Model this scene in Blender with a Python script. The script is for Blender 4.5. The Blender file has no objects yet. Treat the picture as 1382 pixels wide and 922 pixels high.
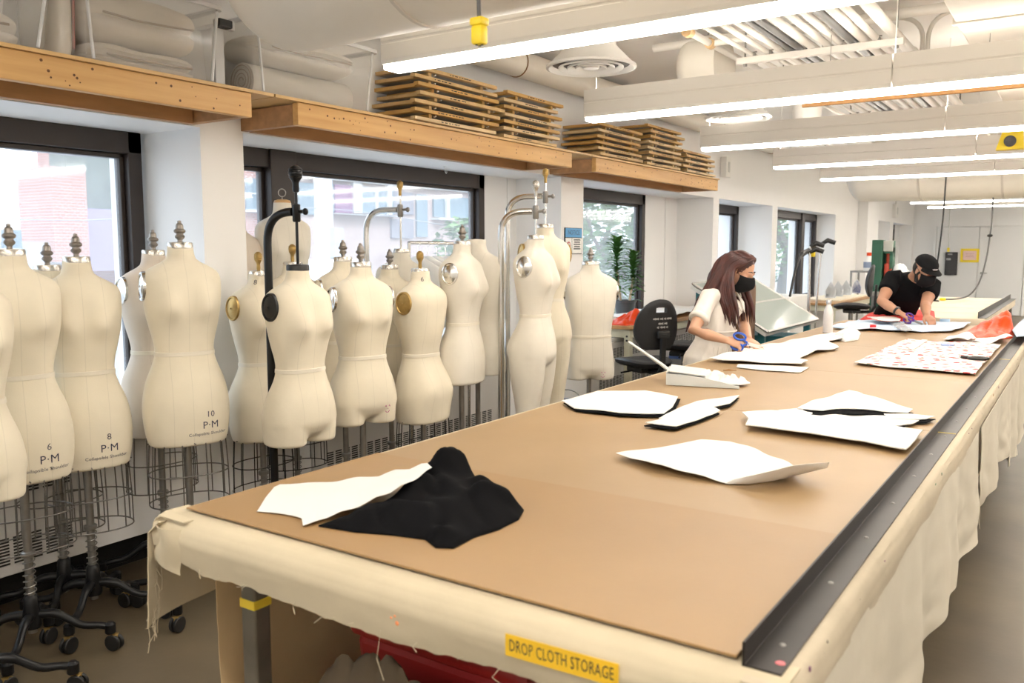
import bpy, bmesh, math, random
import numpy as np
from mathutils import Vector, Matrix, noise
PI = math.pi
sc = bpy.context.scene
COL = sc.collection
random.seed(7)

# ---------------------------------------------------------------- camera model (measured from the photograph)
FPX, CXP, CYP, HC = 1155.0, 691.0, 461.0, 1.56
PITCH = math.atan2(124, 1155); YAW = math.atan2(781, math.hypot(1155, 124))
FW = Vector((-math.sin(YAW)*math.cos(PITCH), math.cos(YAW)*math.cos(PITCH), -math.sin(PITCH)))
RT = Vector((math.cos(YAW), math.sin(YAW), 0)); UPV = RT.cross(FW); CAM = Vector((0, 0, HC))
def ray(x, y): return FW + RT*((x-CXP)/FPX) + UPV*(-(y-CYP)/FPX)
def pz(x, y, z): d = ray(x, y); return CAM + d*((z-HC)/d.z)
def px(x, y, X): d = ray(x, y); return CAM + d*(X/d.x)
def py(x, y, Y): d = ray(x, y); return CAM + d*(Y/d.y)
def pd(x, y, D): return CAM + ray(x, y)*D

# ---------------------------------------------------------------- materials
MATS = {}
def mat(name, col, rough=.6, metal=0., var=0., vscale=8., bump=0., bscale=40., spec=None, emit=None, estr=0., col2=None, stretch=None, sheen=0., trans=0., alpha=1.):
    if name in MATS: return MATS[name]
    m = bpy.data.materials.new(name); m.use_nodes = True
    nt = m.node_tree; b = nt.nodes['Principled BSDF']
    b.inputs['Base Color'].default_value = (*col, 1); b.inputs['Roughness'].default_value = rough; b.inputs['Metallic'].default_value = metal
    if spec is not None: b.inputs['Specular IOR Level'].default_value = spec
    if sheen: b.inputs['Sheen Weight'].default_value = sheen
    if trans: b.inputs['Transmission Weight'].default_value = trans
    if alpha < 1: b.inputs['Alpha'].default_value = alpha
    if emit: b.inputs['Emission Color'].default_value = (*emit, 1); b.inputs['Emission Strength'].default_value = estr
    if var or bump:
        tc = nt.nodes.new('ShaderNodeTexCoord'); mp = nt.nodes.new('ShaderNodeMapping')
        nt.links.new(tc.outputs['Object'], mp.inputs['Vector'])
        if stretch: mp.inputs['Scale'].default_value = stretch
        if var:
            n = nt.nodes.new('ShaderNodeTexNoise'); n.inputs['Scale'].default_value = vscale; n.inputs['Detail'].default_value = 6
            nt.links.new(mp.outputs[0], n.inputs['Vector'])
            r = nt.nodes.new('ShaderNodeValToRGB'); r.color_ramp.elements[0].position = .3; r.color_ramp.elements[1].position = .7
            c2 = col2 or tuple(max(0, c*(1-var)) for c in col)
            r.color_ramp.elements[0].color = (*c2, 1); r.color_ramp.elements[1].color = (*col, 1)
            nt.links.new(n.outputs['Fac'], r.inputs[0]); nt.links.new(r.outputs[0], b.inputs['Base Color'])
        if bump:
            n2 = nt.nodes.new('ShaderNodeTexNoise'); n2.inputs['Scale'].default_value = bscale; n2.inputs['Detail'].default_value = 4
            nt.links.new(mp.outputs[0], n2.inputs['Vector'])
            bp = nt.nodes.new('ShaderNodeBump'); bp.inputs['Strength'].default_value = bump; bp.inputs['Distance'].default_value = .01
            nt.links.new(n2.outputs['Fac'], bp.inputs['Height']); nt.links.new(bp.outputs[0], b.inputs['Normal'])
    MATS[name] = m; return m

def glass_mat(name, tint, haze, gloss=.08):
    m = bpy.data.materials.new(name); m.use_nodes = True; nt = m.node_tree; nt.nodes.clear()
    o = nt.nodes.new('ShaderNodeOutputMaterial'); t = nt.nodes.new('ShaderNodeBsdfTransparent'); t.inputs[0].default_value = (*tint, 1)
    d = nt.nodes.new('ShaderNodeBsdfTranslucent'); d.inputs[0].default_value = (.95, .97, 1, 1)
    g = nt.nodes.new('ShaderNodeBsdfGlossy'); g.inputs['Roughness'].default_value = .05
    a = nt.nodes.new('ShaderNodeMixShader'); a.inputs[0].default_value = haze
    b = nt.nodes.new('ShaderNodeMixShader'); b.inputs[0].default_value = gloss
    nt.links.new(t.outputs[0], a.inputs[1]); nt.links.new(d.outputs[0], a.inputs[2])
    nt.links.new(a.outputs[0], b.inputs[1]); nt.links.new(g.outputs[0], b.inputs[2]); nt.links.new(b.outputs[0], o.inputs[0])
    return m

# ---------------------------------------------------------------- mesh builder
class MB:
    def __init__(s): s.v = []; s.f = []; s.mi = []; s.cur = 0
    def add(s, vs, fs):
        o = len(s.v); s.v += [tuple(p) for p in vs]
        s.f += [tuple(i+o for i in f) for f in fs]; s.mi += [s.cur]*len(fs); return s
    def box(s, c, d, M=None, bev=0.):
        x, y, z = d[0]/2, d[1]/2, d[2]/2
        if bev:
            bm = bmesh.new(); bmesh.ops.create_cube(bm, size=1)
            for v in bm.verts: v.co = Vector((v.co.x*d[0], v.co.y*d[1], v.co.z*d[2]))
            bmesh.ops.bevel(bm, geom=bm.edges[:], offset=min(bev, .45*min(d)), segments=2, affect='EDGES', profile=.5)
            bm.verts.index_update()
            vs = [v.co.copy() for v in bm.verts]; fs = [[v.index for v in f.verts] for f in bm.faces]; bm.free()
        else:
            vs = [Vector((i*x, j*y, k*z)) for i in (-1, 1) for j in (-1, 1) for k in (-1, 1)]
            fs = [(0, 1, 3, 2), (4, 6, 7, 5), (0, 4, 5, 1), (2, 3, 7, 6), (0, 2, 6, 4), (1, 5, 7, 3)]
        c = Vector(c)
        return s.add([(M @ v if M else v) + c for v in vs], fs)
    def rings(s, rs, cap=True, closed=True):
        n = len(rs[0]); vs = [p for r in rs for p in r]; fs = []
        for i in range(len(rs)-1):
            for j in range(n if closed else n-1):
                k = (j+1) % n
                fs.append((i*n+j, i*n+k, (i+1)*n+k, (i+1)*n+j))
        if cap and closed:
            fs.append(tuple(range(n-1, -1, -1))); fs.append(tuple((len(rs)-1)*n+j for j in range(n)))
        return s.add(vs, fs)
    def tube(s, pts, r, n=8, cap=True, flat=None, loop=False):
        pts = [Vector(p) for p in pts]; m = len(pts); rs = []
        rad = r if isinstance(r, (list, tuple)) else [r]*m
        prev = None
        for i, p in enumerate(pts):
            if loop: t = pts[(i+1) % m]-pts[i-1]
            else: t = pts[min(i+1, m-1)]-pts[max(i-1, 0)]
            t = t.normalized() if t.length > 1e-9 else Vector((0, 0, 1))
            if prev is None:
                a = t.cross(Vector((0, 0, 1)))
                if a.length < .05: a = t.cross(Vector((0, 1, 0)))
            else: a = prev - t*prev.dot(t)
            a.normalize(); prev = a; b = t.cross(a)
            ring = []
            for k in range(n):
                q = a*math.cos(2*PI*k/n)+b*math.sin(2*PI*k/n)
                if flat: q = q - Vector(flat[0])*(q.dot(Vector(flat[0]))*(1-flat[1]))
                ring.append(p+q*rad[i])
            rs.append(ring)
        if loop: rs.append(rs[0]); cap = False
        return s.rings(rs, cap)
    def lathe(s, prof, c=(0, 0, 0), n=20, M=None, cap=True):
        c = Vector(c); rs = []
        for r, z in prof:
            rs.append([(M @ Vector((r*math.cos(2*PI*k/n), r*math.sin(2*PI*k/n), z)) if M else Vector((r*math.cos(2*PI*k/n), r*math.sin(2*PI*k/n), z)))+c for k in range(n)])
        return s.rings(rs, cap)
    def ball(s, c, r, n=12, M=None, sc_=(1, 1, 1)):
        c = Vector(c); rs = []
        for i in range(1, n):
            a = PI*i/n
            ring = []
            for k in range(2*n):
                q = Vector((math.sin(a)*math.cos(PI*k/n)*sc_[0], math.sin(a)*math.sin(PI*k/n)*sc_[1], -math.cos(a)*sc_[2]))*r
                ring.append((M @ q if M else q)+c)
            rs.append(ring)
        return s.rings(rs)
    def prism(s, poly, z0, z1, M=None, c=(0, 0, 0)):
        n = len(poly); c = Vector(c)
        vs = [Vector((p[0], p[1], z0)) for p in poly]+[Vector((p[0], p[1], z1)) for p in poly]
        fs = [tuple(range(n-1, -1, -1)), tuple(range(n, 2*n))]+[(i, (i+1) % n, n+(i+1) % n, n+i) for i in range(n)]
        return s.add([(M @ v if M else v)+c for v in vs], fs)
    def grid(s, fn, nu, nv):
        vs = [fn(i/nu, j/nv) for i in range(nu+1) for j in range(nv+1)]
        fs = [(i*(nv+1)+j, (i+1)*(nv+1)+j, (i+1)*(nv+1)+j+1, i*(nv+1)+j+1) for i in range(nu) for j in range(nv)]
        return s.add(vs, fs)
    def build(s, name, m, parent=None, smooth=True, loc=None, solid=0., remesh=0., bev=0., sm_it=0, angle=40, wrinkle=None):
        me = bpy.data.meshes.new(name); me.from_pydata(s.v, [], s.f); me.validate()
        ml = m if isinstance(m, (list, tuple)) else [m]
        for k in ml: me.materials.append(k)
        if len(ml) > 1 and len(me.polygons) == len(s.mi): me.polygons.foreach_set('material_index', s.mi)
        bm = bmesh.new(); bm.from_mesh(me); bmesh.ops.recalc_face_normals(bm, faces=bm.faces); bm.to_mesh(me); bm.free()
        o = bpy.data.objects.new(name, me); COL.objects.link(o)
        if remesh:
            o.modifiers.new('r', 'REMESH').mode = 'VOXEL'; o.modifiers['r'].voxel_size = remesh
            if sm_it: k = o.modifiers.new('s', 'SMOOTH'); k.iterations = sm_it; k.factor = .5
        if solid: k = o.modifiers.new('t', 'SOLIDIFY'); k.thickness = solid; k.offset = 0
        if bev: k = o.modifiers.new('b', 'BEVEL'); k.width = bev; k.segments = 2; k.limit_method = 'ANGLE'
        if remesh or solid or bev:
            dg = bpy.context.evaluated_depsgraph_get(); me2 = bpy.data.meshes.new_from_object(o.evaluated_get(dg)); o.modifiers.clear(); o.data = me2; me = me2
        if wrinkle:   # cloth creases: push along the normals with layered noise
            amp, f1, st = wrinkle; ns = [Vector(v.normal) for v in me.vertices]
            for v, n_ in zip(me.vertices, ns):
                q = Vector((v.co.x*st[0], v.co.y*st[1], v.co.z*st[2]))*f1
                h = (1-abs(noise.noise(q))*2.2)*.7+.5*noise.noise(q*2.3)
                v.co = v.co+n_*(amp*h)
        if smooth:
            me.polygons.foreach_set('use_smooth', [True]*len(me.polygons))
            if not remesh: 
                try: me.set_sharp_from_angle(angle=math.radians(angle))
                except Exception: pass
        if parent is not None: o.parent = parent
        if loc is not None: o.location = loc
        return o

def tag(o, label, cat, group=None, kind=None):
    o['label'] = label; o['category'] = cat
    if group: o['group'] = group
    if kind: o['kind'] = kind
    return o
def thing(name, label, cat, loc=(0, 0, 0), rz=0., group=None):
    o = bpy.data.objects.new(name, None); COL.objects.link(o); o.location = loc; o.rotation_euler = (0, 0, rz)
    o.empty_display_size = .1
    return tag(o, label, cat, group)
def struct(o): o['kind'] = 'structure'; return o
def copy_thing(o, label, loc, rz=None, group=None):
    c = o.copy(); COL.objects.link(c); c.location = loc
    if rz is not None: c.rotation_euler = (c.rotation_euler[0], c.rotation_euler[1], rz)
    c['label'] = label
    if group: c['group'] = group
    for ch in list(o.children):
        d = ch.copy(); COL.objects.link(d); d.parent = c; d.matrix_parent_inverse = ch.matrix_parent_inverse
        for g in list(ch.children):
            e = g.copy(); COL.objects.link(e); e.parent = d
    return c
def RX(a): return Matrix.Rotation(a, 3, 'X')
def RY(a): return Matrix.Rotation(a, 3, 'Y')
def RZ(a): return Matrix.Rotation(a, 3, 'Z')
def interp(x, tab, k):
    """smooth column k of a sorted table at x"""
    xs = [r[0] for r in tab]
    if x <= xs[0]: return tab[0][k]
    if x >= xs[-1]: return tab[-1][k]
    i = max(j for j in range(len(xs)-1) if xs[j] <= x)
    t = (x-xs[i])/(xs[i+1]-xs[i])
    p0 = tab[max(i-1, 0)][k]; p1 = tab[i][k]; p2 = tab[i+1][k]; p3 = tab[min(i+2, len(tab)-1)][k]
    m1 = (p2-p0)/max(xs[i+1]-xs[max(i-1, 0)], 1e-6)*(xs[i+1]-xs[i]); m2 = (p3-p1)/max(xs[min(i+2, len(tab)-1)]-xs[i], 1e-6)*(xs[i+1]-xs[i])
    return (2*t**3-3*t*t+1)*p1+(t**3-2*t*t+t)*m1+(-2*t**3+3*t*t)*p2+(t**3-t*t)*m2
def nz(x, y, z=0., s=1.): return noise.noise(Vector((x*s, y*s, z*s)))
def text_mesh(body, size, spacing=1.):
    """flat lettering: vertices in (x, y), faces; centred on the origin"""
    cu = bpy.data.curves.new('lettering', 'FONT'); cu.body = body; cu.size = size; cu.align_x = 'CENTER'; cu.align_y = 'CENTER'; cu.resolution_u = 2
    cu.space_character = spacing
    o = bpy.data.objects.new('lettering', cu); COL.objects.link(o)
    dg = bpy.context.evaluated_depsgraph_get(); dg.update(); me = bpy.data.meshes.new_from_object(o.evaluated_get(dg))
    vs = [v.co.copy() for v in me.vertices]; fs = [tuple(p.vertices) for p in me.polygons]
    bpy.data.objects.remove(o); bpy.data.meshes.remove(me); bpy.data.curves.remove(cu)
    return vs, fs
def bez(p, q, r, n=8):
    p, q, r = Vector(p), Vector(q), Vector(r)
    return [(1-t)**2*p+2*t*(1-t)*q+t*t*r for t in [i/n for i in range(n+1)]]
def spline(pts, n=6):
    pts = [Vector(p) for p in pts]; out = []
    for i in range(len(pts)-1):
        p0 = pts[max(i-1, 0)]; p1 = pts[i]; p2 = pts[i+1]; p3 = pts[min(i+2, len(pts)-1)]
        for j in range(n):
            t = j/n
            out.append(.5*((2*p1)+(p2-p0)*t+(2*p0-5*p1+4*p2-p3)*t*t+(3*p1-p0-3*p2+p3)*t**3))
    out.append(pts[-1]); return out
# ================================================================ SETTING
WALL = mat('wall_paint', (.88, .875, .865), .55, var=.03, vscale=1.2, bump=.04, bscale=60)
CEIL = mat('ceiling_paint', (.90, .885, .86), .7, var=.04, vscale=2.)
WHITE = mat('white_enamel', (.84, .83, .80), .4)
BLACKM = mat('black_plastic', (.012, .012, .012), .45)
CHROME = mat('chrome', (.75, .74, .72), .18, 1.)
STEEL = mat('grey_steel', (.36, .35, .33), .38, .9, var=.2, vscale=20)
BRASS = mat('aged_brass', (.55, .37, .13), .42, .75, var=.3, vscale=30)
YELLOW = mat('yellow_plastic', (.95, .72, .02), .4)
DARKBR = mat('window_bronze', (.035, .026, .022), .45, .2)

def floor_mat():
    m = mat('concrete_floor', (.165, .128, .078), .42, var=.4, vscale=1.6, bump=.05, bscale=30, col2=(.10, .076, .046)); return m
XW, XG = -3.7, -4.2
f = MB(); f.box((-.6, 10.2, -.05), (8, 27.4, .1)); struct(f.build('floor', floor_mat(), smooth=False))
c = MB(); c.box((-.6, 10.2, 3.12), (8, 27.4, .14))
struct(c.build('ceiling', CEIL, smooth=False))
BAYS = [(-1.2, 2.73, XG), (2.99, 6.24, XG), (6.62, 9.73, XG), (9.92, 11.99, XG), (12.22, 15.55, -4.05), (18.27, 20.4, -4.05), (20.8, 23.3, -4.05)]
w = MB()
SILL, SOF = .715, 2.164
w.box((-4.1, 10.2, (SOF+3.05)/2), (.8, 27.4, 3.05-SOF)); w.box((-4.1, 10.2, (.2+SILL)/2), (.8, 27.4, SILL-.2))
edges = [-3.5]+[v for b in BAYS for v in b[:2]]+[23.9]
for i in range(0, len(edges), 2):
    a, b = edges[i], edges[i+1]
    w.box((-4.1, (a+b)/2, (SILL+SOF)/2), (.8, b-a, SOF-SILL))
w.box((-3.62, 17.75, 1.62), (.2, 1.0, 2.83))
struct(w.build('wall_left', WALL, smooth=False))
w = MB(); w.box((-4.2, 10.2, .1), (.6, 27.4, .2)); struct(w.build('baseboard_left', mat('black_base', (.008, .008, .008), .6), smooth=False))
w = MB(); w.box((-.6, 23.6, 1.52), (8, .2, 3.05)); struct(w.build('wall_back', WALL, smooth=False))
w = MB(); w.box((3.1, 10.2, 1.52), (.2, 27.4, 3.05)); struct(w.build('wall_right', WALL, smooth=False))
w = MB(); w.box((-.6, -3.4, 1.52), (8, .2, 3.05)); struct(w.build('wall_front', WALL, smooth=False))
# wooden ledge nosing of the sills
w = MB()
for a, b, g in BAYS: w.box((XW-.0, (a+b)/2, SILL-.0), (.03, b-a-.004, .03), bev=.006)
struct(w.build('trim_1', WALL, smooth=False))

PANE = glass_mat('dusty_window_glass', (.97, .985, 1.), .13, .05)
def window(n, a, b, xg, splits, infill=None):
    """bronze aluminium frame from y=a to y=b with glass panes; splits = list of mullion (y, width)"""
    m = MB(); t = .075; z0, z1 = SILL, SOF
    m.box((xg, (a+b)/2, z1-.055), (.1, b-a, .11)); m.box((xg, (a+b)/2, z0+.035), (.1, b-a, .07))
    m.box((xg, a+t/2, (z0+z1)/2), (.1, t, z1-z0)); m.box((xg, b-t/2, (z0+z1)/2), (.1, t, z1-z0))
    cuts = [a+t]
    for y, wd in splits:
        m.box((xg+.01, y, (z0+z1)/2), (.12, wd, z1-z0)); cuts += [y-wd/2, y+wd/2]
    cuts.append(b-t)
    for i in range(0, len(cuts), 2):   # inner sash lip of each light
        p, q = cuts[i], cuts[i+1]
        for yy in (p+.012, q-.012): m.box((xg-.02, yy, (z0+z1)/2), (.05, .024, z1-z0-.2))
        for zz in (z1-.122, z0+.08): m.box((xg-.02, (p+q)/2, zz), (.05, q-p, .024))
    o = struct(m.build('window_%d' % n, DARKBR, smooth=False, bev=.004))
    for i in range(0, len(cuts), 2):
        p, q = cuts[i], cuts[i+1]
        g = MB(); g.box((xg-.02, (p+q)/2, (z0+z1)/2), (.006, q-p, z1-z0-.16)); g.build('glass_pane', PANE, o, smooth=False)
    if infill:
        g = MB(); g.box((xg+.02, (b+infill)/2, (z0+z1)/2), (.06, infill-b, z1-z0)); g.box((xg+.054, (b+infill)/2+.1, (z0+z1)/2), (.012, .03, z1-z0))
        g.build('filler_panel', WALL, o, smooth=False)
window(1, -1.2, 2.70, XG, [(.2, .14)])
window(2, 2.99, 5.77, XG, [(3.64, .2)], 6.24)
window(3, 6.62, 8.84, XG, [], 9.73)
window(4, 9.92, 11.91, XG, [])
window(5, 12.22, 15.5, -4.05, [(14.6, .16)])
window(6, 18.27, 19.9, -4.05, [], 20.4)
window(7, 20.8, 22.7, -4.05, [], 23.3)

# radiator convector covers below the sills, each with slotted grilles
COVER = mat('radiator_enamel', (.62, .60, .57), .45)
SLOT = mat('grille_slot', (.02, .02, .018), .7)
def radiator(a, b, label, cols_lo, cols_hi):
    t = thing('radiator_cover', label, 'radiator cover', (XW+.012, (a+b)/2, .2), 0, 'radiator covers under the windows')
    L = b-a
    m = MB(); m.box((0, 0, .245), (.022, L, .49), bev=.006); m.build('cover_panel', COVER, t, smooth=False)
    for z0, h, cols in ((.045, .13, cols_lo), (.34, .1, cols_hi)):
        g = MB()
        for ya, yb in cols:
            n = max(1, int((yb-ya)/.066))
            for k in range(n):
                yc = ya+(k+.5)*(yb-ya)/n-(a+b)/2
                for j in range(int(h/.0135)):
                    g.box((.0112, yc, z0+.0067+j*.0135), (.003, .05, .0075))
        if g.v: g.build('grille', SLOT, t, smooth=False)
radiator(.2, 2.06, 'long radiator cover with grilles below the first window, behind the sized forms', [(.3, 1.98)], [(.3, 1.98)])
radiator(3.4, 5.3, 'long radiator cover with a wide lower grille below the second window', [(3.5, 5.2)], [(3.5, 4.2)])
radiator(6.7, 9.6, 'long radiator cover behind the wooden work desk', [(6.9, 9.4)], [(6.9, 9.4)])

# back wall: double door
DOOR = mat('door_paint', (.80, .80, .79), .4)
def door_leaf(n, x0, x1, hx):
    m = MB(); m.box(((x0+x1)/2, 23.48, 1.06), (x1-x0-.015, .05, 2.1), bev=.004)
    o = struct(m.build('door_%d' % n, DOOR, smooth=False))
    h = MB(); h.lathe([(.028, 0), (.028, .012), (.01, .014), (.01, .05)], (hx, 23.455, 1.0), 12, RX(PI/2)); h.tube([(hx, 23.41, 1.0), (hx+(.12 if n == 2 else -.12), 23.41, 1.0)], .009)
    h.build('door_handle', STEEL, o)
door_leaf(1, -3.17, -2.24, -3.08); door_leaf(2, -2.235, -1.28, -2.15)
m = MB()
for x in (-3.2, -1.25): m.box((x, 23.47, 1.07), (.05, .08, 2.14))
m.box((-2.225, 23.47, 2.15), (2.0, .08, .05)); struct(m.build('trim_2', WALL, smooth=False))
# black panel and yellow-framed notice on the back wall door
t = thing('electrical_panel', 'black electrical panel on the back wall beside the yellow framed notice', 'electrical panel', (-2.81, 23.45, .99))
m = MB(); m.box((0, -.03, .23), (.27, .07, .56), bev=.006); m.build('housing', mat('panel_black', (.03, .03, .032), .5), t, smooth=False)
m = MB(); m.box((0, -.068, .23), (.23, .008, .5)); m.build('cover_door', mat('panel_dark', (.05, .05, .055), .45), t, smooth=False)
m = MB(); m.box((-.06, -.074, .34), (.1, .004, .05)); m.box((-.03, -.074, .46), (.1, .004, .03)); m.build('nameplate', mat('grey_plate', (.4, .4, .4), .5), t, smooth=False)
t = thing('notice_sign', 'notice with a thick yellow border on the white double door', 'sign', (-2.42, 23.45, 1.28))
m = MB(); m.box((0, 0, .14), (.40, .012, .33)); m.build('border', YELLOW, t, smooth=False)
m = MB(); m.box((0, -.008, .14), (.29, .006, .22)); m.build('notice_sheet', mat('notice_pink', (.9, .66, .6), .6), t, smooth=False)
m = MB()
for k in range(3): m.box((0, -.0125, .19-k*.04), (.18-.03*(k % 2), .002, .01))
m.build('notice_text', mat('notice_ink', (.6, .35, .3), .6), t, smooth=False)

# ---------------------------------------------------------------- shelves over the windows
def pine():
    m = mat('pine_beam', (.68, .42, .16), .5, var=.35, vscale=3., col2=(.56, .31, .10), stretch=(6, .5, 9), bump=.05, bscale=40)
    return m
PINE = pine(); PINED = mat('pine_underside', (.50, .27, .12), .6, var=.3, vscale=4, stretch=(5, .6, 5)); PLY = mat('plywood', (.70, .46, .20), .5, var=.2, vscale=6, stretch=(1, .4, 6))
KNOT = mat('knot', (.12, .05, .015), .6)
def shelf(y0, y1, label, ply0, ply1):
    t = thing('wall_shelf', label, 'shelf', (XW, y0, 2.17)); L = y1-y0
    m = MB(); m.box((.41, L/2, .055), (.04, L, .11), bev=.004); m.build('front_beam', PINE, t, smooth=False)
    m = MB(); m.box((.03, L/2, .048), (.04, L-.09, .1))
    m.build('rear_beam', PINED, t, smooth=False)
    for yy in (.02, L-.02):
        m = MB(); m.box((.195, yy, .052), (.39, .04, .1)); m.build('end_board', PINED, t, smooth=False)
    m = MB(); m.box((.18, (ply0+ply1)/2-y0, .118), (.53, ply1-ply0, .014)); m.box((-.25, L/2, .118), (.33, L, .014)); m.build('shelf_board', PLY, t, smooth=False)
    m = MB(); rr = random.Random(int(y0*10)+30)
    for k in range(int(L*16)):
        M = RY(PI/2); r = rr.uniform(.002, .006)
        m.lathe([(0.0001, 0), (r, 0), (r, .0008), (.0001, .0008)], (.4302, rr.uniform(.05, L-.05), rr.uniform(.012, .1)), 8, M)
    m.build('knots', KNOT, t, smooth=False)
    return t
shelf(-.9, 2.70, 'pine shelf above the first window carrying clear storage bins', -.9, 2.82)
shelf(2.98, 5.67, 'pine shelf above the second window with a bin and screen frames', 2.83, 5.95)
shelf(6.05, 8.72, 'pine shelf above the third window stacked only with screen frames', 5.96, 8.72)

# ---------------------------------------------------------------- ceiling services
FIXB = mat('fixture_enamel', (.80, .77, .72), .45)
TUBE = mat('lamp_diffuser', (1, 1, 1), .5, emit=(1., .93, .84), estr=14.)
TUBEUP = mat('lamp_uplight', (1, 1, 1), .5, emit=(1., .92, .80), estr=9.)
def fixture(y, label, x0=-2.74, n=3, L=1.83):
    t = thing('ceiling_light', label, 'ceiling light', (x0, y, 2.4), 0, 'suspended linear lights')
    for k in range(n):
        xa = k*L+.004; xb = (k+1)*L-.004
        prof = [(-.055, .0), (-.062, .02), (-.062, .085), (-.058, .09), (-.058, .095), (-.062, .1), (-.062, .17), (.062, .17), (.062, .1), (.058, .095), (.058, .09), (.062, .085), (.062, .02), (.055, 0)]
        m = MB(); m.rings([[Vector((xx, p, q)) for p, q in prof] for xx in (xa, xb)]); m.build('housing', FIXB, t, smooth=False)
    m = MB(); m.box((n*L/2, 0, -.011), (n*L-.02, .104, .026), bev=.006); m.build('diffuser', TUBE, t, smooth=False)
    m = MB(); m.box((n*L/2, 0, .1693), (n*L-.1, .08, .0026)); m.build('uplight_lens', TUBEUP, t, smooth=False)
    m = MB()
    for k in range(n+1): m.tube([(min(max(k*L, .06), n*L-.06), 0, .17), (min(max(k*L, .06), n*L-.06), 0, .65)], .003, 6)
    m.build('hanger_wire', WHITE, t)
YS = [3.06, 4.95, 6.92, 8.88, 10.72, 12.8, 14.8, 16.9, 18.85]
names = ['first suspended linear light, nearest the hanging yellow plug', 'second suspended linear light, above the brown wooden slat', 'third suspended linear light from the front, its end above the last frame stack',
 'fourth suspended linear light from the front of the room', 'fifth suspended linear light from the front of the room', 'sixth suspended linear light, just behind the far round duct', 'seventh suspended linear light, hidden mostly by the far round duct',
 'upper of the two farthest thin ceiling lights near the back wall', 'lower of the two farthest thin ceiling lights near the back wall']
for y, l in zip(YS, names):
    fixture(y, l)
fixture(20.7, 'added unseen linear light on the aisle side near the back wall', -.75, 2)  # extra fixture outside the view, added to brighten the back wall
fixture(22.3, 'added unseen linear light on the aisle side closest to the back wall', -.75, 2)  # its out-of-view partner, also added to lift the back wall
fixture(.6, 'added unseen linear light above the near table, before the first', -2.74, 3)  # added out of view so the near end is lit like the far end
fixture(-1.3, 'added unseen linear light at the very front of the room', -2.74, 3)  # added behind the camera as more fill for the near end

DUCT = mat('duct_white', (.78, .74, .66), .5, var=.06, vscale=5)
def round_duct(x0, x1, y, z, r, label):
    t = thing('round_duct', label, 'duct', (x0, y, z))
    prof = [(.02, 0)]+[(r*math.sin(a), r*.55*(1-math.cos(a))) for a in [PI/2*k/8 for k in range(1, 9)]]+[(r, x1-x0)]
    m = MB(); m.lathe(prof, n=36, M=RY(PI/2)); m.build('duct_body', DUCT, t, angle=60)
    for k in range(1, int((x1-x0)/.9)+1): MB().lathe([(r, 0), (r+.006, .004), (r+.006, .02), (r, .024)], (k*.9, 0, 0), 36, RY(PI/2), cap=False).build('seam_ring', mat('seam', (.6, .56, .5), .5), t)
    m = MB()
    for k in range(int((x1-x0)/1.5)+1): m.tube([(.2+k*1.5, 0, r-.01), (.2+k*1.5, 0, 3.05-z)], .006, 6)
    m.build('hanger_rod', STEEL, t)
round_duct(-3.02, 2.8, 2.55, 2.73, .34, 'huge white round duct end above the clear bins')
round_duct(-2.45, -2.13, 5.75, 2.80, .21, 'white round duct end beside the first ceiling diffuser')
round_duct(-2.72, 2.8, 11.95, 2.58, .40, 'far round white duct end above the green press')
# long pipe along the wall/ceiling corner
t = thing('wall_pipe', 'long white insulated pipe running along the top of the window wall', 'pipe', (-3.52, -2, 2.9))
m = MB(); m.tube([(0, 0, 0), (0, 25, 0)], .095, 20); m.build('pipe_run', DUCT, t)
m = MB()
for k in range(12): m.tube([(.097*math.cos(a), 1.3+2.0*k, .097*math.sin(a)) for a in [2*PI*i/20 for i in range(20)]], .005, 6, loop=True)
m.build('band', mat('copper_wire', (.35, .2, .1), .5, .6), t)

def diffuser(x, y, label, s=1.):
    t = thing('ceiling_diffuser', label, 'air diffuser', (x, y, 2.62), 0, 'round ceiling air diffusers')
    m = MB(); m.lathe([(.145*s, .43), (.145*s, .13), (.16*s, .11), (.25*s, .02), (.265*s, .012), (.265*s, 0), (.25*s, -.004), (.235*s, .012), (.2*s, .06)], n=40, cap=False); m.build('housing', WHITE, t, angle=50)
    for k, (r, w_) in enumerate(((.192, .030), (.140, .028), (.092, .022))):
        m = MB(); m.lathe([(r*s, -.002), (r*s, .006), ((r-w_)*s, .018), ((r-w_)*s, .012), ((r-.004)*s, -.004), (r*s, -.002)], n=40, cap=False); m.build('cone_ring', WHITE, t)
    m = MB(); m.lathe([(.0005, -.004), (.045*s, -.003), (.052*s, .008), (.0005, .012)], n=30); m.build('centre_cone', WHITE, t)
    m = MB(); m.lathe([(.0005, .03), (.235*s, .03), (.235*s, .022), (.0005, .022)], n=30); m.build('damper', mat('damper_dark', (.16, .15, .14), .7), t)
diffuser(-2.50, 4.55, 'nearest round ceiling diffuser, in front of the frame stacks', 1.0)
diffuser(-2.45, 6.95, 'second round ceiling diffuser, right of the tallest frame stack')
diffuser(-2.53, 9.25, 'third round ceiling diffuser from the front')
diffuser(-2.50, 11.6, 'farthest of the four round ceiling diffusers')

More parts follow.
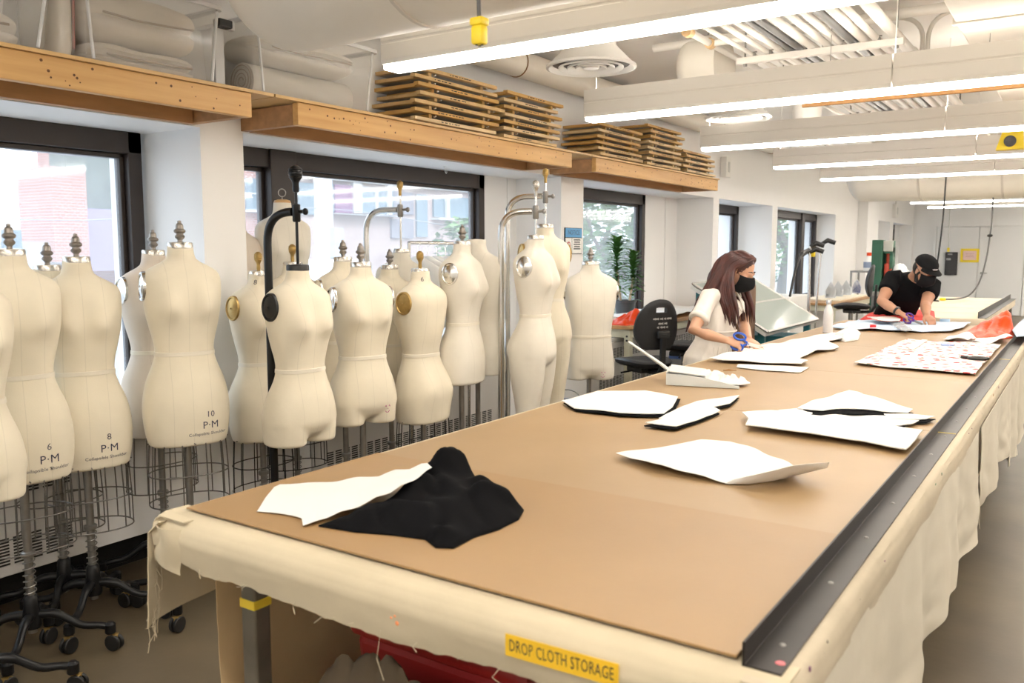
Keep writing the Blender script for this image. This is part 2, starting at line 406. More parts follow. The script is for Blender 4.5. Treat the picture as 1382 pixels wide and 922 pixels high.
# ceiling rack with pipes stored on it
PIPE = [mat('pipe_white', (.74, .71, .66), .45), mat('pipe_grey', (.20, .20, .20), .35, .7)]
rk = [(5.46, 'nearest crossbar of the ceiling pipe rack'), (8.33, 'middle crossbar of the ceiling pipe rack'), (10.3, 'farthest crossbar of the ceiling pipe rack')]
for y, l in rk:
    t = thing('rack_crossbar', l, 'rack', (-1.92, y, 2.75), 0, 'crossbars of the pipe rack')
    m = MB(); m.box((.47, 0, 0), (.98, .045, .04), bev=.004); m.build('bar', PIPE[0], t, smooth=False)
    for xx in (.03, .92):
        m = MB(); m.tube([(xx, 0, -.03), (xx, 0, .30)], .006, 8); m.lathe([(.014, -.035), (.014, -.02)], (xx, 0, 0), 6); m.build('hanger_rod', STEEL, t)
    m = MB()
    for k in range(8):
        xx = .09+.105*k; m.box((xx, 0, .03), (.012, .03, .02)); m.box((xx, 0, .047), (.03, .008, .006))
    m.build('clip', STEEL, t, smooth=False)
PX = [(-1.69, .014, 0), (-1.60, .016, 0), (-1.525, .02, 0), (-1.47, .016, 1), (-1.425, .02, 1), (-1.36, .024, 0), (-1.275, .02, 0), (-1.205, .02, 0), (-1.14, .024, 1), (-1.085, .026, 0), (-1.02, .02, 0), (-.93, .032, 0)]
pl = ['thin white pipe at the window side of the ceiling rack', 'second thin white pipe from the window side of the ceiling rack', 'third white pipe from the window side of the ceiling rack', 'left dark pipe of the close dark pair on the ceiling rack', 'right dark pipe of the close dark pair on the ceiling rack',
 'white pipe just right of the dark pair on the ceiling rack', 'first of two equal white pipes mid ceiling rack', 'second of two equal white pipes mid ceiling rack', 'single dark pipe between white pipes on the ceiling rack', 'thick white pipe beside the single dark pipe', 'slim white pipe near the aisle end of the ceiling rack', 'thickest white pipe at the aisle end of the ceiling rack']
for (xx, r, k), l in zip(PX, pl):
    t = thing('ceiling_pipe', l, 'pipe', (xx*1.092, 4.15, 2.77+r), 0, 'pipes on the ceiling rack')
    m = MB(); m.tube([(0, 0, 0), (0, 6.9, 0)], r, 14); m.build('pipe_run', PIPE[k], t)
    m = MB(); m.tube([(0, 1.9, 0), (0, 1.95, 0)], r*1.25, 14); m.build('coupling', PIPE[k], t)
# sprinkler line with tan cap
t = thing('sprinkler_pipe', 'white sprinkler pipe with tan end cap beside the pipe rack', 'pipe', (-2.08, 5.0, 2.86))
m = MB(); m.tube([(0, 0, 0), (0, 6.5, 0)], .022, 12); m.tube([(0, .35, 0), (1.0, .35, 0)], .02, 12); m.build('pipe_run', PIPE[0], t)
m = MB(); m.lathe([(.02, -.05), (.035, -.045), (.035, 0), (.028, .03)], n=16, M=RX(-PI/2)); m.build('end_cap', mat('tan_cap', (.62, .42, .22), .5), t); m = MB(); m.lathe([(.03, .32), (.034, .33), (.034, .37), (.03, .38)], n=16, M=RX(-PI/2)); m.build('coupling', mat('tan_cap', (.62, .42, .22), .5), t)
m = MB()
for yy in (1.9, 4.2): m.tube([(0, yy, .022), (0, yy, .19)], .005, 6); m.tube([(.028*math.cos(a), yy, .028*math.sin(a)) for a in [2*PI*i/16 for i in range(16)]], .004, 6, loop=True)
m.build('hanger', STEEL, t)
# conduits
t = thing('conduit', 'straight white conduit crossing the ceiling above the pipe rack', 'conduit', (-2.6, pz(1197, 21, 2.95).y, 2.95))
m = MB(); m.tube([(0, 0, 0), (5.2, 0, 0)], .03, 12); m.build('pipe_run', PIPE[0], t)
t = thing('conduit', 'two white conduits bending down together beside the rectangular duct', 'conduit', (pz(1245, 60, 2.85).x, pz(1245, 60, 2.85).y, 2.596))
m = MB(); m.tube([(0, 0, 0), (0, 0, .28)]+bez((0, 0, .28), (0, 0, .44), (-.2, 0, .44))[1:]+[(-1.0, 0, .44)], .014, 10); m.build('conduit_run', PIPE[0], t)
m = MB(); m.tube([(.03, 0, 0), (.03, 0, .28)]+bez((.03, 0, .28), (.03, 0, .44), (.22, 0, .44))[1:]+[(.3, 0, .44)], .014, 10); m.build('conduit_run', PIPE[0], t)
# rectangular duct running along the aisle
t = thing('rectangular_duct', 'flat white rectangular duct running along the aisle side of the ceiling', 'duct', (-.15, 2.98, 2.86))
m = MB(); m.box((0, 4.2, 0), (.95, 8.4, .36), bev=.01); m.build('duct_body', DUCT, t, smooth=False)
for k in range(6): MB().box((0, .4+k*1.5, 0), (.975, .03, .38)).build('flange', DUCT, t, smooth=False)
t = thing('rectangular_duct', 'wide white rectangular duct crossing the room near the far lights', 'duct', (-1.6, 16.0, 2.87))
m = MB(); m.box((2.1, 0, 0), (4.2, .8, .36), bev=.01); m.build('duct_body', DUCT, t, smooth=False)
# brown slat
o = MB().box((.6, 0, 0), (2.1, .02, .028), bev=.003).build('wooden_slat', mat('brown_slat', (.36, .17, .04), .5, var=.3, vscale=4, stretch=(.5, 8, 8)), None, False, loc=(-1.0, 5.2, 2.4))
tag(o, 'thin brown wooden slat hanging across below the second light', 'slat')
for xx in (-.3, .5): MB().tube([(xx, 0, .014), (xx, 0, .64)], .002, 6).build('suspension_wire', STEEL, o)
# yellow loudspeaker-like housing
p = py(1364, 188, 8.2)
t = thing('warning_beacon', 'yellow ceiling housing with a round dark centre near the fourth light', 'beacon', (p.x, p.y, p.z))
m = MB(); m.prism([(-.10, -.085), (.10, -.085), (.085, .085), (-.05, .085)], -.05, .05, RX(PI/2)); m.build('housing', YELLOW, t, smooth=False)
m = MB(); m.lathe([(.0005, 0), (.045, 0), (.045, .012), (.03, .02), (.0005, .012)], (0, -.05, -.02), 20, RX(PI/2)); m.build('grille', mat('beacon_grey', (.1, .1, .1), .5), t)
m = MB(); m.tube([(0, 0, .1), (0, 0, 3.05-p.z)], .01, 8); m.build('bracket', WHITE, t)
# hanging cords
CORD = mat('grey_cord', (.13, .13, .13), .5)
def plug(m, p, M, s=1.):
    m.box(p, (.036*s, .034*s, .05*s), M, bev=.008*s); m.box(Vector(p)+(M @ Vector((0, 0, .034*s)) if M else Vector((0, 0, .034*s))), (.042*s, .038*s, .022*s), M, bev=.007*s)
p = pd(647, 45, 2.25)
t = thing('hanging_plug', 'bright yellow cable connector hanging from the ceiling near the camera', 'connector', tuple(p))
m = MB(); plug(m, (0, 0, -.005), None); m.build('connector_body', YELLOW, t)
m = MB()
for a in range(3): m.lathe([(.0003, -.0005), (.004, -.0005), (.004, .003)], (.008*math.cos(a*2.1), .008*math.sin(a*2.1), -.031), 8)
m.build('socket_hole', BLACKM, t)
m = MB(); m.tube(spline([(0, 0, .03), (-.002, 0, .1), (-.004, .002, .3), (0, 0, 3.05-p.z)]), .0055, 8); m.build('cord', CORD, t)
p = pz(1263, 400, 1.0)
t = thing('power_cord', 'long dark cord hanging from the ceiling beside the bending person', 'cord', (p.x, p.y, .93))
m = MB(); m.tube(spline([(.05, .05, 2.12), (.04, .03, 1.6), (.03, .02, 1.0), (.0, 0, .5), (-.02, -.01, .25), (-.1, -.05, .05), (.05, -.12, .02)], 8), .009, 8); m.build('cable', BLACKM, t)
p1 = px(1321, 394, -1.9); 
t = thing('power_cord', 'cord looping from the ceiling down to the yellow plug on the far table', 'cord', (-1.45, 11.9, .95))
q = [Vector(py(x, y, 11.9)) for x, y in ((1340, 262), (1339, 290), (1336, 318), (1331, 350), (1322, 380), (1310, 397), (1295, 403), (1276, 404))]
q = [v-Vector((-1.45, 11.9, .95)) for v in q]; q[0].z = 2.1
m = MB(); m.tube(spline(q, 6), .009, 8); m.build('cable', CORD, t)
m = MB(); m.ball(q[2], .032, 10, sc_=(1, 1, .6)); m.build('cable_ball', BLACKM, t)
m = MB(); m.box(q[-1]+Vector((-.03, 0, 0)), (.07, .04, .035), bev=.01); m.build('connector_body', YELLOW, t)
q = [Vector(py(x, y, 21)) for x, y in ((1283, 262), (1281, 300), (1280, 336))]
t = thing('power_cord', 'thin pale cord with yellow plug hanging before the black panel', 'cord', tuple(q[2]))
m = MB(); q[0].z = 3.05; m.tube([v-q[2] for v in q], .008, 8); m.build('cable', mat('pale_cord', (.45, .45, .42), .5), t)
m = MB(); m.box((0, 0, -.02), (.05, .04, .09), bev=.01); m.build('connector_body', YELLOW, t)
# small white boxes on the wall
def wallbox(p, d, label, cord=False):
    t = thing('switch_box', label, 'switch box', tuple(p))
    m = MB(); m.box((0, 0, 0), d, bev=.008); m.build('box_body', WHITE, t, smooth=False)
    m = MB(); m.box((d[0]/2+.004, 0, .0), (.008, d[1]*.3, d[2]*.5), bev=.002); m.build('switch', mat('switch_grey', (.6, .6, .58), .4), t, smooth=False)
    if cord: m = MB(); m.tube([(0, 0, d[2]/2), (0, .02, .5)], .008, 8); m.build('conduit_run', STEEL, t)
wallbox(px(975, 226, XW)+Vector((.04, 0, 0)), (.08, .15, .24), 'white switch box on the wall beyond the last frame stack')
wallbox(px(1206, 285, XW)+Vector((.04, 0, 0)), (.08, .3, .3), 'white wall box with a cord on the far pillar between the last windows', True)
# sign on the pillar
t = thing('safety_sign', 'blue and white safety sign on the white pillar', 'sign', (XW+.004, 6.41, 1.62))
s0 = px(761, 307, XW+.004); s1 = px(785, 343, XW+.004)
yc = (s0.y+s1.y)/2; t.location = (XW+.006, yc, (s0.z+s1.z)/2); wd = s1.y-s0.y-.02; ht = s0.z-s1.z
m = MB(); m.box((0, 0, 0), (.008, wd, ht)); m.build('backing', mat('sign_edge', (.03, .05, .06), .5), t, smooth=False)
m = MB(); m.box((.005, 0, ht*.31), (.004, wd-.012, ht*.34)); m.build('blue_header', mat('sign_blue', (.05, .30, .62), .4), t, smooth=False)
m = MB(); m.box((.005, -wd*.30, -ht*.18), (.004, wd*.35, ht*.58)); m.box((.005, wd*.19, -ht*.18), (.004, wd*.56, ht*.58)); m.build('white_fields', mat('sign_white', (.85, .86, .84), .4), t, smooth=False)
vs, fs = text_mesh('NOTICE', .055); m = MB(); m.add([Vector((.0075, v.x, v.y+ht*.31)) for v in vs], fs); m.build('header_text', mat('sign_navy', (.02, .06, .15), .5), t, smooth=False)
m = MB()
for k in range(5): m.box((.0075, wd*.19, -ht*(.0+.085*k)+.01), (.001, wd*(.4-.05*(k % 2)), .012))
m.build('printed_lines', mat('sign_ink', (.12, .14, .14), .5), t, smooth=False)
m = MB(); m.lathe([(.022, 0), (.03, 0), (.03, .001), (.022, .001)], (.0075, -wd*.3, -ht*.16), 20, RY(PI/2), cap=False); m.box((.008, -wd*.3, -ht*.16), (.001, .006, .055), RX(.78)); m.build('red_pictogram', mat('sign_red', (.6, .03, .03), .5), t, smooth=False)
# soffit hooks
for y, z, l in ((1.7, 0, 'small white hook under the first window head'), (5.0, 0, 'small white hook under the second window head')):
    t = thing('ceiling_hook', l, 'hook', (-3.95, y, SOF))
    m = MB(); m.lathe([(.014, -.003), (.014, 0)], n=12); m.tube(spline([(0, 0, 0), (0, 0, -.035), (.008, 0, -.05), (.016, 0, -.042), (.012, 0, -.03)], 5), .0025, 6); m.build('hook_body', WHITE, t)
# ================================================================ OUTSIDE THE WINDOWS
def brick_mat():
    m = bpy.data.materials.new('street_brick'); m.use_nodes = True; nt = m.node_tree; b = nt.nodes['Principled BSDF']
    tc = nt.nodes.new('ShaderNodeTexCoord'); sp = nt.nodes.new('ShaderNodeSeparateXYZ'); cb = nt.nodes.new('ShaderNodeCombineXYZ')
    br = nt.nodes.new('ShaderNodeTexBrick'); br.inputs['Scale'].default_value = 4.5; br.inputs['Mortar Size'].default_value = .02
    br.inputs['Color1'].default_value = (.36, .15, .12, 1); br.inputs['Color2'].default_value = (.43, .20, .16, 1); br.inputs['Mortar'].default_value = (.5, .46, .42, 1)
    nt.links.new(tc.outputs['Object'], sp.inputs[0]); ad = nt.nodes.new('ShaderNodeMath'); nt.links.new(sp.outputs['Y'], ad.inputs[0]); nt.links.new(sp.outputs['X'], ad.inputs[1]); nt.links.new(ad.outputs[0], cb.inputs['X']); nt.links.new(sp.outputs['Z'], cb.inputs['Y'])
    nt.links.new(cb.outputs[0], br.inputs['Vector']); nt.links.new(br.outputs['Color'], b.inputs['Base Color']); b.inputs['Roughness'].default_value = .9
    return m
BRICK = brick_mat()
STUCCO = mat('street_stucco', (.62, .61, .60), .8, var=.05, vscale=1.)
PINKB = mat('street_pink_brick', (.46, .35, .32), .85, var=.1, vscale=9)
CONC = mat('street_concrete', (.42, .45, .48), .85, var=.1, vscale=1.5)
WGL = mat('street_window', (.16, .22, .26), .15)
g = MB(); g.box((-29, 20, -.35), (49, 110, .3)); struct(g.build('ground_outside', mat('asphalt_outside', (.30, .30, .31), .85, var=.12, vscale=1.), smooth=False))
XS = -16.
def facade(o, name, m, x0, y0, x1, y1, off=0., dep_=.1):
    """a panel on the building front, given by two corners measured on the facade plane"""
    a = px(x0, y0, XS); b = px(x1, y1, XS)
    k = MB(); k.box((XS+off, (a.y+b.y)/2, (a.z+b.z)/2), (dep_, abs(b.y-a.y), abs(a.z-b.z))); return k.build(name, m, o, False)
def rect(x0, y0, x1, y1, off=0., dep_=.1):
    a = px(x0, y0, XS); b = px(x1, y1, XS); return (XS+off, (a.y+b.y)/2, (a.z+b.z)/2), (dep_, abs(b.y-a.y), abs(a.z-b.z))
# low row seen through the first window
t = thing('street_building', 'low pale building with a brick chimney wall across the street, seen through the first window', 'building')
m = MB(); m.box((XS-2, 5.2, .55), (4, 7.5, 2.3)); m.build('front_wall', CONC, t, False)
m = MB(); c_, d_ = rect(60, 225, 112, 318, .1, .3); m.box((XS-.4, c_[1], c_[2]-.25), (1.2, d_[1], d_[2]+.5)); m.build('brick_wall', BRICK, t, False)
m = MB(); c_, d_ = rect(112, 275, 172, 320, .0, .3); m.box((XS-.6, c_[1]+.4, 1.75), (1., d_[1]+.8, 1.2)); m.build('purple_fence', mat('street_purple', (.30, .24, .38), .7), t, False)
m = MB(); c_, d_ = rect(112, 222, 172, 275, .0, .3); m.box((XS-.9, c_[1]+.4, 3.2), (.6, d_[1]+.8, 1.9)); m.build('shop_front', mat('street_shop', (.18, .21, .18), .6, var=.4, vscale=3), t, False)
m = MB(); c_, d_ = rect(0, 310, 26, 335); m.box((XS+.06, c_[1], c_[2]), (.1, d_[1], d_[2])); m.build('window', WGL, t, False)
t = thing('street_building', 'tall white building far left across the street, seen through the first window', 'building')
m = MB(); m.box((XS-7, .5, 2.2), (6, 11, 5.0)); m.build('front_wall', STUCCO, t, False)
m = MB(); m.box((XS-3.98, 2, 2.6), (.1, 1.4, 1.2)); m.box((XS-3.98, 4.4, 2.6), (.1, 1.0, 1.2)); m.build('window', WGL, t, False)
# brick house through the narrow pane of window 2
t = thing('street_building', 'pink brick house with a sash window, seen through the narrow pane of the second window', 'building')
m = MB(); m.box((XS-2, 12.2, 2.4), (4, 3.6, 6)); m.build('front_wall', BRICK, t, False)
m = MB(); c_, d_ = rect(328, 240, 348, 284); m.box((XS+.02, c_[1], c_[2]), (.14, d_[1], d_[2])); m.build('window', WGL, t, False)
m = MB(); c_, d_ = rect(327, 283, 350, 287); m.box((XS+.06, c_[1], c_[2]), (.25, d_[1], d_[2])); c_, d_ = rect(328, 260, 348, 263); m.box((XS+.08, c_[1], c_[2]), (.08, d_[1], d_[2])); m.build('sill', STUCCO, t, False)
# long apartment block
t = thing('street_building', 'long pale apartment block with balconies, seen through the wide second window', 'building')
a = px(392, 300, XS); b = px(700, 300, XS)
m = MB(); m.box((XS-2, (a.y+b.y)/2, 1.8), (4, b.y-a.y, 4.4)); m.build('front_wall', PINKB, t, False)
m = MB(); m.box((XS-1.9, (a.y+b.y)/2, 3.75), (4.2, b.y-a.y+.2, .9)); m.build('white_band', STUCCO, t, False)
m = MB()
for r in ((443, 248, 530, 290, .02, .1), (560, 262, 575, 320, .02, .1), (400, 246, 424, 290, .02, .1), (583, 264, 632, 295, .02, .1)): c_, d_ = rect(*r); m.box(c_, d_)
m.build('window', WGL, t, False)
m = MB(); c_, d_ = rect(448, 249, 472, 288, .06, .1); m.box(c_, d_); m.build('purple_panel', mat('street_mauve', (.20, .08, .17), .7), t, False)
m = MB()
for r in ((440, 288, 532, 293, .1, .4), (472, 246, 484, 288, .08, .12), (503, 256, 506, 290, .08, .1), (519, 250, 524, 290, .1, .1), (598, 264, 602, 295, .1, .1), (582, 294, 634, 299, .1, .4)): c_, d_ = rect(*r); m.box(c_, d_)
m.build('balcony_trim', STUCCO, t, False)
m = MB(); c_, d_ = rect(524, 258, 556, 290, -.0, .14); m.box(c_, d_); c_, d_ = rect(526, 295, 556, 322, 0, .14); m.box(c_, d_); m.build('recess', mat('street_recess', (.22, .21, .24), .8), t, False)
m = MB(); c_, d_ = rect(530, 216, 620, 244, .14, .2); m.box(c_, d_); m.build('orange_sign', mat('street_orange', (.9, .62, .30), .6), t, False)
m = MB(); c_, d_ = rect(590, 228, 604, 240, .26, .06); m.prism([(-.5, -.25), (.5, -.25), (0, .3)], -.02, .02, RZ(PI/2) @ RX(PI/2), c_); m.build('roof_emblem', mat('street_dark', (.25, .2, .18), .6), t, False)
# parked van with coloured marks
t = thing('parked_van', 'white van with blue and yellow marks parked beyond the wide second window', 'van', (-9.5, 7.9, -.2))
m = MB()
prof = [(-1.6, .35), (1.9, .35), (1.95, .9), (1.45, 1.15), (1.05, 1.62), (-1.55, 1.66), (-1.65, 1.2)]
m.prism(prof, -.85, .85, RZ(PI/2) @ RX(PI/2)); m.build('van_body', mat('van_white', (.85, .85, .86), .3), t, False, bev=.05)
for yy in (-1.0, 1.25):
    m = MB(); m.lathe([(.02, -.1), (.3, -.1), (.32, -.05), (.32, .08), (.3, .12), (.02, .12)], (.83, yy, .32), 20, RY(PI/2)); m.build('wheel', BLACKM, t)
m = MB(); m.box((.87, -.3, .72), (.02, 2.2, .3)); m.build('yellow_stripe', YELLOW, t, False)
m = MB(); m.box((.885, -.7, 1.05), (.02, .5, .35), RX(.2)); m.box((.885, .2, 1.02), (.02, .4, .35), RX(-.2)); m.build('blue_mark', mat('van_blue', (.05, .1, .5), .5), t, False)
m = MB(); m.box((.88, .98, 1.35), (.02, .6, .35)); m.build('side_window', WGL, t, False)
# utility pole with wires
p = px(437, 300, -13.)
t = thing('utility_pole', 'grey utility pole standing outside the wide second window', 'pole', (p.x, p.y, -.2))
m = MB(); m.tube([(0, 0, 0), (0, 0, 7)], [.2, .17], 14); m.build('pole_shaft', mat('pole_grey', (.52, .54, .58), .8), t)
m = MB(); m.box((.2, .1, 1.9), (.25, .25, .6)); m.build('junction_box', CONC, t, False)
m = MB()
for z, e in ((4.4, -.3), (3.4, -.2), (2.6, -.4)): m.tube(spline([(0, -12, z+.3), (0, -6, z+e), (0, 0, z), (0, 7, z+e), (0, 14, z+.2)], 6), .012, 6)
m.build('wire', mat('wire_grey', (.3, .3, .33), .6), t)
# trees and shrubs beyond the later windows
LEAF = mat('leaf_green', (.11, .23, .07), .9, var=.5, vscale=2., spec=.05)
LEAF2 = mat('leaf_pale', (.16, .29, .10), .9, var=.4, vscale=2., spec=.05)
BARK = mat('bark', (.15, .125, .10), .85, var=.3, vscale=6)
def tree(name, label, loc, r, h, n, trunk, seed, lm, group='trees outside the windows'):
    rr = random.Random(seed); t = thing(name, label, 'tree', loc, 0, group)
    m = MB()
    for i in range(n):
        while True:
            q = Vector((rr.uniform(-1, 1), rr.uniform(-1, 1), rr.uniform(-1, 1)))
            if .3 < q.length < 1 and nz(q.x+seed, q.y, q.z, 2.2) > -.18: break
        c_ = Vector((q.x*r, q.y*r, h+q.z*r*1.15)); s_ = rr.uniform(.14, .30)
        M = Matrix.Rotation(rr.uniform(0, 6.3), 3, 'Z') @ Matrix.Rotation(rr.uniform(-1.2, 1.2), 3, 'X')
        m.add([c_+M @ Vector(v)*s_ for v in ((-.5, 0, 0), (0, -.25, .05), (.6, 0, 0), (0, .25, .05))], [(0, 1, 2, 3)])
    m.build('foliage', lm, t, False)
    if trunk:
        m = MB(); m.tube(spline([(0, 0, 0), (.15, .2, h*.5), (.5, .7, h), (.6, 1.2, h+r*.6)], 5), [.0]*0 or [trunk*(1-.035*i) for i in range(16)], 10); m.tube(spline([(.1, .1, h*.45), (-.3, -.5, h*.8), (-.5, -.9, h+.5*r)], 5), [trunk*.6*(1-.06*i) for i in range(11)], 8); m.build('trunk', BARK, t)
def pw(x, X): v = px(x, 300, X); return (v.x, v.y, -.2)
tree('leafy_tree', 'dense green tree behind the potted plant, outside the third window', pw(830, -9.), 2.6, 2.6, 4200, .10, 3, LEAF)
tree('leafy_tree', 'pale green tree outside the third window at its left edge', pw(778, -11.), 2.1, 2.1, 3200, .10, 5, LEAF2)
tree('leafy_tree', 'green tree outside the narrow fourth window', pw(985, -11.), 2.6, 2.8, 3000, .14, 8, LEAF2)
tree('leafy_tree', 'tree with a thick pale trunk outside the fifth window', pw(1062, -9.), 2.6, 3.6, 1800, .34, 11, LEAF2)
tree('leafy_tree', 'far bushy tree behind the thick pale trunk outside the fifth window', pw(1085, -14.), 3.2, 2.4, 3200, .16, 13, LEAF)
tree('street_shrub', 'small green shrub at the right edge of the wide second window', (px(628, 300, -12.).x, px(628, 300, -12.).y, .4), .75, 1.1, 700, 0, 17, LEAF2, 'shrubs outside the windows')
# ================================================================ DRESS FORMS
def linen(name, col, seam=True):
    m = bpy.data.materials.new(name); m.use_nodes = True; nt = m.node_tree; b = nt.nodes['Principled BSDF']
    b.inputs['Roughness'].default_value = .85; b.inputs['Sheen Weight'].default_value = .15; b.inputs['Specular IOR Level'].default_value = .2
    tc = nt.nodes.new('ShaderNodeTexCoord'); n = nt.nodes.new('ShaderNodeTexNoise'); n.inputs['Scale'].default_value = 5; n.inputs['Detail'].default_value = 5
    nt.links.new(tc.outputs['Object'], n.inputs[0]); r = nt.nodes.new('ShaderNodeValToRGB')
    r.color_ramp.elements[0].position = .25; r.color_ramp.elements[0].color = (*[c*.90 for c in col], 1); r.color_ramp.elements[1].position = .65; r.color_ramp.elements[1].color = (*col, 1)
    nt.links.new(n.outputs['Fac'], r.inputs[0])
    # centre front / princess seams: thin lines at fixed body x
    sp = nt.nodes.new('ShaderNodeSeparateXYZ'); nt.links.new(tc.outputs['Object'], sp.inputs[0])
    ab = nt.nodes.new('ShaderNodeMath'); ab.operation = 'ABSOLUTE'; nt.links.new(sp.outputs['X'], ab.inputs[0])
    prev = None
    for x0 in (0.0, .078):
        s = nt.nodes.new('ShaderNodeMath'); s.operation = 'SUBTRACT'; s.inputs[1].default_value = x0; nt.links.new(ab.outputs[0], s.inputs[0])
        a2 = nt.nodes.new('ShaderNodeMath'); a2.operation = 'ABSOLUTE'; nt.links.new(s.outputs[0], a2.inputs[0])
        c2 = nt.nodes.new('ShaderNodeMath'); c2.operation = 'LESS_THAN'; c2.inputs[1].default_value = .0011; nt.links.new(a2.outputs[0], c2.inputs[0])
        if prev:
            mx = nt.nodes.new('ShaderNodeMath'); mx.operation = 'MAXIMUM'; nt.links.new(prev.outputs[0], mx.inputs[0]); nt.links.new(c2.outputs[0], mx.inputs[1]); prev = mx
        else: prev = c2
    f = nt.nodes.new('ShaderNodeMath'); f.operation = 'MULTIPLY'; f.inputs[1].default_value = .30; nt.links.new(prev.outputs[0], f.inputs[0])
    mix = nt.nodes.new('ShaderNodeMixRGB'); mix.inputs[2].default_value = (*[c*.6 for c in col], 1); nt.links.new(f.outputs[0], mix.inputs[0]); nt.links.new(r.outputs[0], mix.inputs[1]); nt.links.new(mix.outputs[0], b.inputs['Base Color'])
    wv = nt.nodes.new('ShaderNodeTexNoise'); wv.inputs['Scale'].default_value = 260; nt.links.new(tc.outputs['Object'], wv.inputs[0])
    bp = nt.nodes.new('ShaderNodeBump'); bp.inputs['Strength'].default_value = .08; bp.inputs['Distance'].default_value = .004; nt.links.new(wv.outputs['Fac'], bp.inputs['Height']); nt.links.new(bp.outputs[0], b.inputs['Normal'])
    return m
LINEN = linen('cream_linen', (.83, .755, .60)); LINEN2 = linen('pale_linen', (.80, .75, .65)); LINEN3 = linen('rosy_linen', (.76, .67, .57))
TAPE = mat('twill_tape', (.80, .74, .62), .85); WOODC = mat('neck_wood', (.62, .38, .17), .5); WIRE = mat('cage_wire', (.16, .15, .14), .4, .7); WIREB = mat('cage_wire_black', (.03, .03, .03), .4, .5)
IRON = mat('cast_iron', (.007, .007, .008), .32, 0., spec=.35); INK = mat('print_ink', (.03, .03, .06), .6); INKR = mat('print_ink_red', (.5, .08, .25), .6); PINKNOB = mat('pewter', (.34, .31, .28), .42, .75, var=.2, vscale=40); TIN = mat('cap_metal', (.60, .57, .52), .25, .9)
# z from waist, half width, front depth, back depth, exponent
FEM = [(-.385, .160, .100, .125, 2.3), (-.34, .170, .108, .134, 2.3), (-.27, .177, .112, .142, 2.3), (-.20, .175, .112, .142, 2.3), (-.12, .160, .104, .126, 2.2), (-.05, .133, .09, .096, 2.2), (0, .120, .084, .084, 2.2), (.05, .124, .088, .088, 2.2), (.11, .138, .096, .100, 2.25), (.17, .150, .100, .108, 2.3), (.23, .156, .098, .112, 2.6), (.28, .157, .096, .116, 2.8), (.32, .155, .088, .110, 2.8), (.345, .144, .078, .100, 2.5), (.365, .116, .065, .086, 2.3), (.382, .084, .053, .068, 2.1), (.398, .062, .047, .058, 2.), (.42, .055, .047, .053, 2.), (.465, .050, .046, .048, 2.)]
MAL = [(-.33, .15, .105, .115, 2.4), (-.25, .165, .112, .13, 2.4), (-.17, .168, .112, .135, 2.4), (-.08, .155, .108, .115, 2.4), (0, .146, .106, .1, 2.4), (.08, .152, .11, .104, 2.4), (.16, .165, .116, .115, 2.5), (.24, .176, .114, .122, 2.6), (.31, .185, .102, .118, 2.7), (.36, .186, .084, .105, 2.7), (.385, .172, .072, .095, 2.5), (.41, .13, .062, .082, 2.3), (.43, .088, .056, .07, 2.1), (.45, .066, .054, .06, 2.), (.51, .058, .052, .054, 2.)]
LEG = [(-.14, .060, .075), (-.20, .084, .108), (-.25, .087, .113), (-.30, .084, .110), (-.40, .077, .098), (-.55, .062, .072), (-.64, .054, .062), (-.72, .054, .064), (-.82, .048, .058), (-.95, .034, .042), (-1.0, .032, .04)]
def tors(tab, th, z, bust):
    a, df, db, ex = (interp(z, tab, k) for k in (1, 2, 3, 4))
    c, s = math.cos(th), math.sin(th)
    x = a*math.copysign(abs(c)**(2/ex), c); d = df if s < 0 else db
    y = d*math.copysign(abs(s)**(2/ex), s)
    if s < 0: y -= bust*sum(math.exp(-((x-q)/.048)**2-((z-.195)/(.050 if z < .195 else .075))**2) for q in (-.072, .072))*min(1, -s*2.5)
    else: y += .022*sum(math.exp(-((x-q)/.06)**2-((z+.19)/.07)**2) for q in (-.08, .08))*min(1, s*2)
    return Vector((x, y, z))
def front_y(tab, x, z, bust):
    a, df, ex = interp(z, tab, 1), interp(z, tab, 2), interp(z, tab, 4)
    c = (min(abs(x)/a, .999))**(ex/2); return tors(tab, -math.acos(math.copysign(c, x)), z, bust).y
def finial(m, z, s=1.):
    m.lathe([(.013*s, 0), (.011*s, .008*s), (.013*s, .012*s), (.022*s, .02*s), (.0235*s, .028*s), (.017*s, .036*s), (.0165*s, .040*s), (.025*s, .045*s), (.028*s, .052*s), (.026*s, .058*s), (.019*s, .063*s), (.018*s, .078*s), (.014*s, .087*s), (.0085*s, .090*s), (.0095*s, .096*s), (.008*s, .101*s), (.0005, .103*s)], (0, 0, z), 14)
def bulb(m, z):
    m.lathe([(.008, 0), (.010, .01), (.009, .03), (.012, .04), (.018, .05), (.0205, .068), (.017, .084), (.008, .092), (.0005, .094)], (0, 0, z), 14)
    for k in range(4): m.lathe([(.0175+.0008*k, .05+.009*k), (.0215-.0006*abs(k-1), .0525+.009*k), (.0175, .055+.009*k)], (0, 0, z), 14, cap=False)
